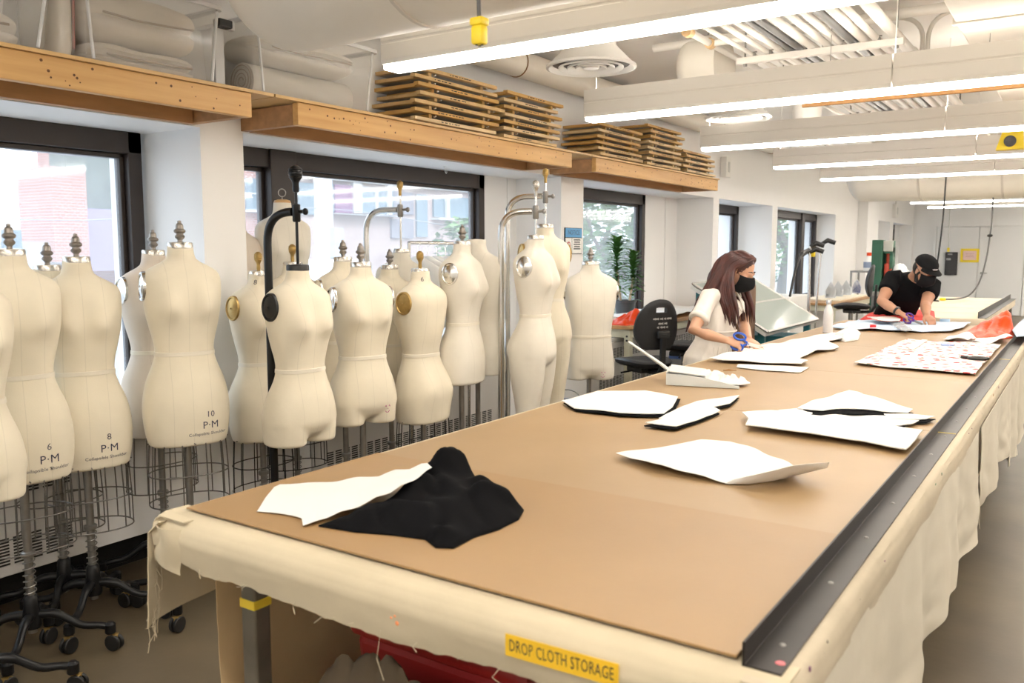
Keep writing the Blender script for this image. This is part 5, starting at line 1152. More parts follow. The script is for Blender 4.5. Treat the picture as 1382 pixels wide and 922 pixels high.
a0_ = face; m = MB(); ws_ = J['waist']+Vector((0, 0, .03)); m.tube([ws_+a0_*.125*math.cos(q)+side*.168*math.sin(q) for q in [2*PI*k/30 for k in range(30)]], .006, 6, loop=True); m.build('waist_tie', MATS['blouse_white'], BL)
m = MB()
for k in range(26):
    q = 2*PI*k/26; b_ = a0_*math.cos(q)+side*math.sin(q)*1.0; e_ = Vector((0, 0, 1)); p0 = wl+a0_*.112*math.cos(q)+side*.150*math.sin(q); p1 = J['hips']-Vector((0, 0, .02))+a0_*.142*math.cos(q)+side*.188*math.sin(q); m.tube([p0, p0*.5+p1*.5+b_*.004, p1], [.003, .007, .009], 6)
m.build('gathers', MATS['blouse_white'], BL)
m = MB()
A, B = J['rsh'], J['relb']; Dm = (B-A).normalized(); c0 = A+(B-A)*.64; a1 = Dm.cross(Vector((0, 0, 1))).normalized(); a2 = Dm.cross(a1)
m.tube([c0+(a1*math.cos(q)+a2*math.sin(q))*.060 for q in [2*PI*k/24 for k in range(24)]], .007, 8, loop=True, flat=(Dm, 2.2)); m.build('sleeve_cuff', MATS['blouse_white'], BL)
m = MB()
for s in (-1, 1):
    m.add([J['neck']+v for v in (side*s*.03-face*.05+Vector((0, 0, .03)), side*s*.085+face*.0+Vector((0, 0, .012)), side*s*.075+face*.09+Vector((0, 0, -.07)), side*s*.02+face*.115+Vector((0, 0, -.13)), side*s*.05+face*.05+Vector((0, 0, -.005)))], [(0, 1, 4), (1, 2, 4), (2, 3, 4)])
m.build('collar', MATS['blouse_white'], BL, False, solid=.006)
m = MB(); hipb = J['hips']
m.tube([hipb+Vector((0, 0, .03)), hipb-Vector((0, 0, .06)), hipb-Vector((0, 0, .14))], [.172, .178, .15], 20, flat=fl(.70))
for h in (hl, hr): f_ = Vector((h.x, h.y, 0)); k = h+Vector((.02, 0, -.38)); m.tube([h+Vector((0, 0, .04)), h*.5+k*.5, k, k*.5+f_*.5, f_+Vector((0, 0, .06))], [.095, .09, .068, .064, .055], 14)
m.build('trousers', mat('dark_denim', (.02, .022, .035), .8), W, remesh=.01, sm_it=2)
shm.build('shoes', BLACKM, W)
# hair: a cap over the skull and long strands falling over shoulders and chest
c = J['head']; T = lambda x, y, z: c+RH @ Vector((x, y, z))
m = MB(); m.ball(T(-.014, 0, .030), 1, 14, RH, (.097, .081, .094)); m.ball(T(-.045, 0, -.03), 1, 12, RH, (.062, .076, .10))
m.ball(J['neck']-face*.065+Vector((0, 0, .05)), 1, 10, None, (.07, .09, .12))
rr = random.Random(5)
def strand(m, sy, t0, drop, bx, rad):
    """one lock: parts on the crown, follows the side of the skull, falls along the body"""
    p0 = T(.05-.10*t0, sy*.006+.012, .116-.02*abs(t0-.3)); p1 = T(.040-.12*t0, sy*.064, .078); p2 = T(.002-.10*t0, sy*.086, .0)
    p3 = J['neck']+side*sy*(.115+.02*rr.random())+face*bx+Vector((0, 0, .02)); p4 = p3+Vector((0, 0, -drop*.55))+face*(.035 if bx > 0 else -.05)+side*sy*.012; p5 = p3+Vector((0, 0, -drop))+face*(.05 if bx > 0 else -.075)+side*sy*(.0+.03*rr.uniform(-1, 1))
    m.tube(spline([p0, p1, p2, p3, p4, p5], 5), [rad*.7]*5+[rad]*10+[rad*1.05]*5+[rad*.9, rad*.8, rad*.6, rad*.4, rad*.25, rad*.08], 8)
for s in (-1, 1):
    for k in range(34):
        t0 = k/33; bx = .085-.19*t0
        strand(m, s, t0, rr.uniform(.17, .25) if bx > 0 else rr.uniform(.16, .24), bx+rr.uniform(-.01, .01), rr.uniform(.009, .014))
for k in range(24):
    s = rr.uniform(-1, 1); m.tube(spline([T(-.10, s*.06, .05), T(-.12, s*.085, -.04), J['neck']-face*.10+side*s*.12+Vector((0, 0, -.02)), J['neck']-face*.17+side*s*.16+Vector((0, 0, -.14)), J['neck']-face*.21+side*s*.17+Vector((0, 0, -rr.uniform(.22, .28)))], 5), [.016]*14+[.014, .012, .010, .008, .006, .004, .002], 8)
m.build('hair', HAIR, W, angle=80)
face_bits(W, J['head'], RH, HAIRB); mask_mesh(W, J['head'], RH, MASKM)
# scissors in her hand
d = (J['rt']-J['rwr']).normalized(); pw_ = HP+J['rwr']+d*.085+Vector((0, 0, .012)); t = thing('scissors', 'blue handled scissors held by the woman in the white blouse', 'scissors', tuple(pw_))
dd = (d*.8+RT*.5+Vector((0, 0, -.12))).normalized(); n_ = dd.cross(Vector((0, 0, 1))).normalized(); u_ = n_.cross(dd)
m = MB()
for k in (-1, 1): m.add([dd*.05+n_*.004*k+u_*.012, dd*.05+n_*.004*k-u_*.012, dd*.17+u_*.010*k, dd*.05+u_*.012+n_*.0062*k, dd*.05-u_*.012+n_*.0062*k, dd*.17+u_*.010*k+n_*.002*k], [(0, 1, 2), (5, 4, 3), (0, 2, 5, 3), (1, 4, 5, 2), (0, 3, 4, 1)])
m.build('blades', CHROME, t, False)
for k in (-1, 1):
    m = MB(); m.tube([dd*.06, dd*.03+u_*.014*k]+[dd*(-.005+.036*math.cos(a))+u_*(.032*k+.020*math.sin(a)) for a in [2*PI*i/16 for i in range(17)]], .0068, 8); m.build('handle', mat('scissor_blue', (.02, .10, .55), .35), t)

# ---- the man bending over the far end of the table
J = {n: pd(x, y, d) for n, (x, y, d) in dict(hips=(1206, 428, 8.0), waist=(1214, 410, 7.80), chest=(1226, 390, 7.58), neck=(1236, 374, 7.42), head=(1248, 364, 7.27), rsh=(1204, 377, 7.52), lsh=(1258, 386, 7.44), relb=(1190, 407, 7.36), rwr=(1212, 421, 7.22), lelb=(1249, 411, 7.28), lwr=(1250, 425, 7.14), rt=(1234, 433, 7.15), lt=(1259, 435, 7.05)).items()}
HP = Vector((J['hips'].x, J['hips'].y, 0)); J = {k: v-HP for k, v in J.items()}
tdir = (J['neck']-J['hips']).normalized(); face = Vector((tdir.x, tdir.y, 0)).normalized(); side = Vector((0, 0, 1)).cross(face); back = (side.cross(tdir)).normalized()
f2 = (-Vector((FW.x, FW.y, 0)).normalized()*.74+RT*.26+Vector((0, 0, -.50))).normalized(); RH = frame_from(f2, (0, 0, 1))
nrm = side.cross(tdir).normalized()
m = MB()
m.tube([J['hips']-Vector((0, 0, .05)), J['hips'], J['waist'], J['chest'], J['chest']*.4+J['neck']*.6, J['neck']], [.155, .160, .150, .172, .14, .062], 20, flat=(nrm, .66))
m.tube([J['neck']-tdir*.05, J['neck'], J['head']-RH @ Vector((.03, 0, .04))], [.066, .06, .056], 14)
head_parts(m, J['head'], RH)
for a, b, c in (('rsh', 'relb', 'rwr'), ('lsh', 'lelb', 'lwr')):
    A, B, C_ = J[a], J[b], J[c]; limb(m, [A, A*.5+B*.5, B, B*.6+C_*.4, C_], [.058, .054, .043, .043, .027])
hand(m, J['rwr'], J['rt']-J['rwr'], Vector((0, .2, -1)), RT, curl=(.5, .6, .7, .75), thumb=.5, sc_=1.08)
hand(m, J['lwr'], J['lt']-J['lwr'], Vector((0, .2, -1)), -RT, curl=(.55, .6, .65, .7), thumb=.5, sc_=1.08)
shm = MB(); hl = J['hips']+side*.09-Vector((0, 0, .04)); hr = J['hips']-side*.09-Vector((0, 0, .04)); FB = -face*.02
shoes_legs(m, shm, hl, hr, hl+Vector((0, 0, -.40)), hr+Vector((0, 0, -.40)), Vector((hl.x, hl.y, 0)), Vector((hr.x, hr.y, 0)), face, .085)
M_ = m.build('person', SKIN2, None, remesh=.006, sm_it=3); M_.location = HP
tag(M_, 'man in black cap, mask and t-shirt bending over the far end of the table', 'person')
m = MB()
m.tube([J['hips']-Vector((0, 0, .08)), J['hips'], J['waist'], J['chest'], J['chest']*.45+J['neck']*.55, J['neck']-tdir*.005], [.182, .182, .170, .195, .16, .082], 22, flat=(nrm, .70))
for a, b, q in (('rsh', 'relb', .55), ('lsh', 'lelb', .55)):
    A, B = J[a], J[b]; m.tube([A+(J['neck']-A)*.4, A, A*(1-q*.5)+B*q*.5, A*(1-q)+B*q], [.078, .080, .076, .073], 16)
m.build('t_shirt', mat('tshirt_black', (.007, .007, .008), .9, spec=.1, bump=.4, bscale=10), M_, remesh=.010, sm_it=3, wrinkle=(.005, 6., (1., 1., 1.)))
m = MB(); m.tube([J['hips']+Vector((0, 0, .02)), J['hips']-Vector((0, 0, .13))], [.175, .165], 20, flat=(face, .7))
for h in (hl, hr): f_ = Vector((h.x, h.y, 0)); k = h+Vector((0, 0, -.40)); m.tube([h+Vector((0, 0, .03)), k, f_+Vector((0, 0, .05))], [.105, .08, .062], 14)
m.build('trousers', MATS['dark_denim'], M_, remesh=.011, sm_it=2); shm.build('shoes', BLACKM, M_)
c = J['head']; T = lambda x, y, z: c+RH @ Vector((x, y, z))
m = MB(); m.ball(T(-.02, 0, .0), 1, 12, RH, (.088, .079, .085)); m.build('hair', HAIRB, M_)
mask_mesh(M_, c, RH, MASKM); face_bits(M_, c, RH, HAIRB)
m = MB(); m.tube([T(.0, -.07, -.04), T(.03, -.062, -.09), T(.055, 0, -.12), T(.03, .062, -.09), T(.0, .07, -.04)], [.012, .018, .022, .018, .012], 10); m.build('beard', HAIRB, M_)
# cap
m = MB(); rs = []
for i in range(10):
    a = (PI/2)*i/9; rs.append([T(-.008+.108*math.cos(a)*math.cos(2*PI*k/30), .089*math.cos(a)*math.sin(2*PI*k/30), .042+.086*math.sin(a)**.9) for k in range(30)])
m.rings(rs); cp = m.build('cap', mat('cap_black', (.008, .008, .009), .85, spec=.15), M_)
def brim(u, v): a = (u-.5)*2*1.15; r = .098+.060*v*math.cos(a*.9); return T(-.006+r*math.cos(a)*1.02, .90*r*math.sin(a)*(1-.10*v),   .046-.012*v-.014*abs(math.sin(a))**2*v)
m = MB(); m.grid(brim, 20, 8); m.build('brim', MATS['cap_black'], cp, solid=.004)
m = MB(); m.ball(T(-.008, 0, .123), .007, 6); m.build('button', MATS['cap_black'], cp)
m = MB()
for k in range(5):
    q = (k-2)*.12; m.box(T(-.008+.105*math.cos(q), .088*math.sin(q), .062), (.005, .008, .012 if k % 2 else .008), RH)
m.build('stitched_mark', mat('stitch_grey', (.55, .55, .55), .7), cp, False)
# watch and necklace
w = J['rwr']*.92+J['relb']*.08; dw = (J['rwr']-J['relb']).normalized(); a1 = dw.cross(Vector((0, 0, 1))).normalized(); a2 = a1.cross(dw)
m = MB(); m.tube([w+(a1*math.cos(q)+a2*math.sin(q))*.031 for q in [2*PI*k/20 for k in range(20)]], .0055, 8, loop=True, flat=(dw, 2.)); wa = m.build('watch', BLACKM, M_)
m = MB(); m.box(w+a2*.034, (.026, .026, .008), frame_from(dw, a2), bev=.002); m.build('watch_face', STEEL, wa)
m = MB(); m.tube(spline([J['neck']+side*.055+nrm*-.02, J['neck']-nrm*.06+Vector((0, 0, -.03)), J['neck']-nrm*.09+Vector((0, 0, -.10)), J['neck']-nrm*.06+Vector((0, 0, -.03))-side*.05, J['neck']-side*.06+nrm*-.02], 6), .0022, 6); m.build('necklace', BRASS, M_)
# marker / cutter in his right hand
p = HP+J['rt']; d = (RT*.9+Vector((0, -.3, -.35))).normalized()
t = thing('scissors', 'purple handled scissors in the right hand of the man', 'scissors', tuple(p-d*.03))
n_ = d.cross(Vector((0, 0, 1))).normalized(); u_ = n_.cross(d); m = MB()
for k in (-1, 1): m.add([d*.03+n_*.004*k+u_*.010, d*.03+n_*.004*k-u_*.010, d*.14+u_*.008*k, d*.03+u_*.01+n_*.006*k, d*.03-u_*.01+n_*.006*k, d*.14+u_*.008*k+n_*.002*k], [(0, 1, 2), (5, 4, 3), (0, 2, 5, 3), (1, 4, 5, 2), (0, 3, 4, 1)])
m.build('blades', STEEL, t, False)
for k in (-1, 1):
    m = MB(); m.tube([d*.04, d*.01+u_*.01*k]+[d*(-.02+.03*math.cos(a))+u_*(.024*k+.016*math.sin(a)) for a in [2*PI*i/14 for i in range(15)]], .0062, 8); m.build('handle', mat('purple_plastic', (.10, .03, .30), .4), t)
# ================================================================ SHELF CONTENTS
BINP = bpy.data.materials.new('clear_bin_plastic'); BINP.use_nodes = True
def _bin():
    nt = BINP.node_tree; nt.nodes.clear(); o = nt.nodes.new('ShaderNodeOutputMaterial'); t = nt.nodes.new('ShaderNodeBsdfTransparent'); t.inputs[0].default_value = (.90, .90, .89, 1)
    d = nt.nodes.new('ShaderNodeBsdfDiffuse'); d.inputs[0].default_value = (.92, .92, .91, 1); g = nt.nodes.new('ShaderNodeBsdfGlossy'); g.inputs['Roughness'].default_value = .18
    a = nt.nodes.new('ShaderNodeMixShader'); a.inputs[0].default_value = .25; b = nt.nodes.new('ShaderNodeMixShader'); b.inputs[0].default_value = .05
    nt.links.new(t.outputs[0], a.inputs[1]); nt.links.new(d.outputs[0], a.inputs[2]); nt.links.new(a.outputs[0], b.inputs[1]); nt.links.new(g.outputs[0], b.inputs[2]); nt.links.new(b.outputs[0], o.inputs[0])
_bin()
BINR = mat('bin_rim', (.72, .73, .74), .3)
BAT = mat('natural_batting', (.88, .80, .68), .9, var=.12, vscale=6, bump=.3, bscale=10); BATW = mat('white_batting', (.88, .84, .77), .9, var=.08, vscale=6, bump=.25, bscale=12)
SZ = 2.2955
def rrect(w, d, z, r=.04, n=5):
    pts = []
    for cx, cy, a0 in ((w-r, d-r, 0), (-w+r, d-r, PI/2), (-w+r, -d+r, PI), (w-r, -d+r, 3*PI/2)):
        for k in range(n+1): a = a0+PI/2*k/n; pts.append(Vector((cx+r*math.cos(a), cy+r*math.sin(a), z)))
    return pts
def clear_bin(y0, y1, h, label, dx=.44, xf=-3.31, rz=0):
    w, d = dx/2, (y1-y0)/2; t = thing('storage_bin', label, 'storage bin', (xf-w, (y0+y1)/2, SZ), rz, 'clear plastic storage bins')
    m = MB(); m.rings([rrect(w*s, d*s, z) for s, z in ((.90, .0), (.915, .004), (.99, h))], cap=False); m.add(rrect(w*.9, d*.9, .002), [tuple(range(24))]); m.build('bin_body', BINP, t, angle=50)
    m = MB(); o_ = [rrect(w*1.0, d*1.0, h-.012), rrect(w*1.035, d*1.03, h-.012), rrect(w*1.035, d*1.03, h+.006), rrect(w*1.0, d*1.0, h+.012), rrect(w*.975, d*.98, h)]
    m.rings(o_, cap=False); m.build('rim', BINR, t, angle=50)
    for sx_, sy_ in ((1, .97), (1, -.97)):
        m = MB(); m.tube([(sx_*w*.92, sy_*d*.86, .02), (sx_*w*.98, sy_*d*.95, h-.02)], .007, 6); m.build('corner_rib', BINR, t)
    return t
clear_bin(.95, 1.83, .27, 'clear lidded bin at the far left end of the shelf')
clear_bin(1.92, 2.585, .345, 'clear bin with a folded natural quilt, above the first window')
clear_bin(2.75, 3.60, .345, 'clear open bin of rolled white batting, left of the frame stacks')
def folded(label, x, y, z, w, L, h, mt, rolls=1, seed=0):
    """thick folded textile: a loop of batting lying on its side"""
    t = thing('folded_quilt', label, 'quilt', (x, y, z))
    m = MB(); n = 30
    def ring(u):
        s = -L/2+L*u; pts = []
        for k in range(28):
            a = 2*PI*k/28; e = 3.
            c, q = math.cos(a), math.sin(a)
            yy = w/2*math.copysign(abs(c)**(2/e), c); zz = h/2*math.copysign(abs(q)**(2/e), q)
            cr = 1-.55*math.exp(-((zz)/(.11*h))**2)*max(0, c)**4*.6
            f_ = (1-abs(2*u-1)**6)**.5 if 0 < u < 1 else .05
            pts.append(Vector((yy*cr*(.35+.65*f_)+.012*nz(yy*8+seed, s*6, zz*8), s, (zz*(.3+.7*f_))+h/2+.014*nz(yy*5, s*5+seed, zz*5))))
        return pts
    m.rings([ring(i/n) for i in range(n+1)]); m.build('quilt_body', mt, t, angle=80)
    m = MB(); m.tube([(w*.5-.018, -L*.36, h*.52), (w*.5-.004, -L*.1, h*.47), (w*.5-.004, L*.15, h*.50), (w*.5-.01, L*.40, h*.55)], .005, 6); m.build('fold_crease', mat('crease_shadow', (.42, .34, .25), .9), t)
    return t
folded('natural quilt folded over, upper of two in the bin above the first window', -3.53, 2.25, SZ+.115, .35, .55, .21, BAT, 1, 1)
folded('natural quilt, lower of two in the bin above the first window', -3.53, 2.25, SZ+.006, .34, .52, .105, BAT, 1, 2)
folded('white batting folded on top in the bin left of the frame stacks', -3.53, 3.18, SZ+.185, .34, .70, .13, BATW, 1, 3)
folded('pale folded blanket in the bin at the far left end of the shelf', -3.53, 1.40, SZ+.006, .33, .70, .16, BATW, 1, 5)
# roll showing its spiral end
t = thing('batting_roll', 'white batting roll with spiral end, lower in the bin left of the frame stacks', 'batting roll', (-3.53, 3.19, SZ+.094))
m = MB(); m.tube([(0, -.33, 0), (0, .35, 0)], .088, 24); m.build('roll_body', BATW, t)
m = MB(); m.tube([(r*math.cos(a), -.333, r*math.sin(a)) for a, r in [(k*.35, .012+.0011*k) for k in range(66)]], .0032, 6); m.build('spiral_edge', mat('spiral_shadow', (.55, .48, .40), .9), t)
# clear bag between the first two bins
t = thing('plastic_bag', 'clear plastic bag of natural batting standing between the first two bins', 'bag', (-3.50, 1.835, SZ))
m = MB(); m.rings([[Vector((.15*s*math.cos(2*PI*k/20), .055*s*math.sin(2*PI*k/20)+.05, z)) for k in range(20)] for z, s in ((0, .85), (.05, 1.0), (.2, 1.05), (.34, .95), (.42, .6))]); m.build('batting_fill', BAT, t, angle=80)
m = MB(); m.rings([[Vector((.16*s*math.cos(2*PI*k/20)+.004*nz(k, z*9), .062*s*math.sin(2*PI*k/20)+.05, z)) for k in range(20)] for z, s in ((0.001, .9), (.05, 1.02), (.2, 1.08), (.36, 1.0), (.44, .62))], cap=False); m.build('bag_film', BINP, t)
m = MB(); m.tube([(.13, .085, .05), (.135, .09, .25), (.12, .085, .40)], .005, 6); m.build('red_seam', mat('bag_red', (.5, .2, .18), .5), t)
# black handle block behind
t = thing('black_clip', 'black rectangular block between the second and third clear bins', 'block', (-3.40, 2.655, 2.60))
m = MB(); m.box((0, 0, 0), (.05, .075, .036), bev=.005); m.build('block_body', BLACKM, t, False)
m = MB(); m.box((-.04, .0, -.16), (.02, .05, .30)); m.box((0.0, .045, 0), (.03, .02, .045)); m.build('bracket', BINR, t, False)

# ---------------------------------------------------------------- stacked screen frames
FR = [mat('frame_pine', (.78, .54, .25), .5, var=.25, vscale=4, stretch=(3, 3, 3)), mat('frame_amber', (.74, .45, .14), .45, var=.3, vscale=4), mat('frame_pale', (.84, .64, .36), .5, var=.2, vscale=4)]
def mesh_mat():
    m = mat('screen_mesh', (.62, .60, .56), .7, alpha=.7); return m
MESH = mesh_mat(); INKM = mat('frame_ink', (.05, .04, .03), .7)
def frame_obj(L, D, mt, seed):
    """adjustable stretcher frame: two lapped long rails, two cross rails below, corner blocks, wing bolts, mesh; origin at the front left underside"""
    rr = random.Random(seed); t = bpy.data.objects.new('screen_frame', None); COL.objects.link(t)
    h = .0215; w = .036
    for xx in (-w/2, -D+w/2): m = MB(); m.box((xx, L/2, h*1.5+.003), (w, L, h), bev=.002); m.build('long_rail', mt, t, False)
    for yy in (L*.045+.02, L*.955-.02): m = MB(); m.box((-D/2, yy, h*1.5+.003), (D-2*w, w, h), bev=.002); m.build('end_rail', mt, t, False)
    for yy in (L*.20, L*.83): m = MB(); m.box((-D/2-.01, yy, h*.5+.0025), (D-.03, w*.8, h), bev=.002); m.build('cross_rail', mt, t, False)
    m = MB(); m.box((-D/2, L/2, h*1.05+.003), (D-2*w+.01, L-.1, .0015)); m.build('mesh_panel', MESH, t, False)
    for yy in (L*.20, L*.83): m = MB(); m.lathe([(.0005, -.004), (.006, -.004), (.007, 0), (.006, .006), (.0005, .006)], (-.012, yy+.02, h*.55), 10, RY(PI/2)); m.ball((-.003, yy+.021, h*.6), .0055, 6); m.build('wing_bolt', CHROME, t)
    m = MB(); a = L*rr.uniform(.2, .4)
    for k in range(rr.randint(4, 9)):
        b_ = rr.uniform(.008, .03); m.box((.0006, a+b_/2, h*1.5+.003), (.001, b_, .006)); a += b_+rr.uniform(.004, .02)
    m.build('stencilled_marks', INKM, t, False)
    return t
def stack(y0, L, n, D, where, seed, pitch=.0432):
    rr = random.Random(seed); ords = ['bottom', 'second lowest', 'third lowest', 'fourth lowest', 'fifth lowest', 'sixth lowest', 'seventh lowest', 'eighth lowest']
    for k in range(n):
        mt = FR[rr.choice((0, 0, 2, 1))] if where.startswith('first') is False else FR[(2, 1, 0, 0, 1, 0, 0)[k % 7]]
        t = frame_obj(L*rr.uniform(.95, 1.03), D*rr.uniform(.92, 1.02), mt, seed*50+k)
        t.location = (-3.325+rr.uniform(-.03, .012), y0+rr.uniform(-.012, .03)+.004*k*(1 if seed == 1 else 0), SZ+k*pitch); t.rotation_euler = (0, 0, rr.uniform(-.012, .012))
        tag(t, ('top' if k == n-1 else ords[k])+' screen frame of the '+where, 'screen frame', 'wooden screen frames on the shelves')
stack(3.93, .86, 7, .55, 'first stack, beside the bin of white batting', 1, .050)
stack(4.86, .74, 7, .52, 'second stack, ending over the pillar with the sign', 2, .048)
stack(6.20, .80, 6, .55, 'third stack, first past the pillar with the sign', 3, .048)
stack(7.13, .76, 8, .52, 'fourth and tallest stack past the pillar with the sign', 4, .048)
stack(7.98, .78, 5, .50, 'last and lowest stack at the end of the shelf', 5, .048)

# ================================================================ WORK DESKS, CHAIRS, PLANT AND MACHINES ALONG THE WALL
DESKW = mat('desk_wood', (.50, .27, .10), .45, var=.25, vscale=5, stretch=(4, .5, 4)); CREAM = mat('cream_steel', (.68, .66, .50), .45)
def desk(label, x0, x1, y0, y1, z, legs):
    t = thing('work_desk', label, 'desk', ((x0+x1)/2, (y0+y1)/2, 0)); w, L = x1-x0, y1-y0
    m = MB(); m.box((0, 0, z-.0175), (w, L, .035), bev=.004); m.build('desk_top', DESKW, t, False)
    m = MB(); m.box((w/2-.05, 0, z-.075), (.03, L-.1, .08)); m.box((-w/2+.05, 0, z-.075), (.03, L-.1, .08))
    for yy in (-L/2+.06, L/2-.06): m.box((0, yy, z-.075), (w-.1, .03, .08))
    m.build('apron', CREAM, t, False)
    for sx_ in (-1, 1):
        for sy_ in (-1, 1):
            m = MB(); m.box((sx_*(w/2-.05), sy_*(L/2-.06), (z-.04)/2), (.06, .07, z-.04), bev=.004); lg = m.build('leg', CREAM, t, False)
            m = MB()
            for zz in (z-.10, z-.14, z-.62):
                m.lathe([(.0005, 0), (.010, 0), (.010, .004), (.0005, .005)], (sx_*(w/2-.05)+.0, sy_*(L/2-.06)-.035, zz), 10, RX(PI/2))
            m.build('bolt', BLACKM, lg)
    return t
desk('wooden topped desk with cream legs under the potted plant', -4.12, -3.51, 7.20, 9.72, .85, 4)
heap('plastic_bag', 'orange plastic bag slumped on the desk below the potted plant', 'bag', [(-3.58, 7.22), (-3.54, 7.35), (-3.53, 7.9), (-3.62, 7.95), (-3.9, 7.6), (-3.86, 7.24)], ORANGE, .06, .06, .6, 7., z=.8505, world=True, extra=lambda x, y: .10*math.exp(-((x-.05)/.12)**2-((y-.05)/.10)**2), seed=12)
sheet('paper_pile', 'white cloth and paper spread along the desk behind the orange bag', 'paper', [(-4.05, 7.5), (-3.78, 7.7), (-3.62, 8.0), (-3.54, 8.3), (-3.56, 9.5), (-4.05, 9.6)], PAPER, z=.853, lift=lambda x, y: .03+.01*math.sin(y*9), wr=.03, ws=5, thick=.004, world=True, maxlen=.06)
heap('pink_cloth', 'small pink cloth between the orange bag and the trunk form', 'cloth', [(-3.92, 7.21), (-3.78, 7.21), (-3.74, 7.3), (-3.90, 7.34)], mat('pink_cloth', (.85, .25, .40), .8), .045, .03, .5, 9., z=.8505, world=True)
# potted plant
t = thing('potted_plant', 'two stemmed dracaena in a black pot before the third window', 'plant', (-3.96, 7.98, .853))
m = MB(); m.lathe([(.085, 0), (.11, .17), (.118, .172), (.118, .19), (.108, .19), (.10, .16), (.0005, .16)], n=28); m.build('pot', mat('pot_black', (.06, .065, .07), .35), t)
m = MB(); m.lathe([(.104, .161), (.05, .168), (.0005, .17)], n=20, cap=False); m.build('soil', mat('soil', (.06, .04, .025), .95), t)
STEM = mat('cane_stem', (.55, .45, .32), .8, bump=.2, bscale=60); DLEAF = mat('dracaena_leaf', (.09, .25, .05), .45, var=.4, vscale=7)
rr = random.Random(21)
def cane(x, y, x2, y2, h, tops):
    m = MB(); m.tube(spline([(x, y, .16), ((x+x2)/2, (y+y2)/2, .16+h*.5), (x2, y2, .16+h)], 5), .013, 10); m.build('stem', STEM, t)
    m = MB()
    for zb, n, L, up in tops:
        for k in range(n):
            a = k*2.4+rr.uniform(-.2, .2); f_ = k/n; base = Vector((x2, y2, .16+zb+f_*.13)); le = L*rr.uniform(.8, 1.1)*(1-.2*f_)
            D = Vector((math.cos(a), math.sin(a), 0)); S_ = Vector((-D.y, D.x, 0)); el = up+.5*f_+rr.uniform(-.15, .15)
            pts = [base+D*le*q*math.cos(el-.55*q)+Vector((0, 0, le*q*math.sin(el-.55*q))) for q in (0, .3, .65, 1.)]
            ws = (.014, .027, .022, .001); vs = []
            for p, w_ in zip(pts, ws): vs += [p-S_*w_+Vector((0, 0, .004)), p-Vector((0, 0, .002)), p+S_*w_+Vector((0, 0, .004))]
            m.add(vs, [(i*3+j, i*3+j+1, i*3+j+4, i*3+j+3) for i in range(3) for j in range(2)])
    m.build('foliage', DLEAF, t)
cane(-.03, -.03, -.05, -.10, .33, [(.12, 12, .14, .2), (.24, 26, .15, .35), (.38, 26, .13, .5), (.50, 36, .16, .75)])
cane(.03, .04, .06, .06, .26, [(.02, 5, .10, .5), (.14, 26, .13, .3), (.26, 28, .12, .55), (.36, 32, .13, .85)])

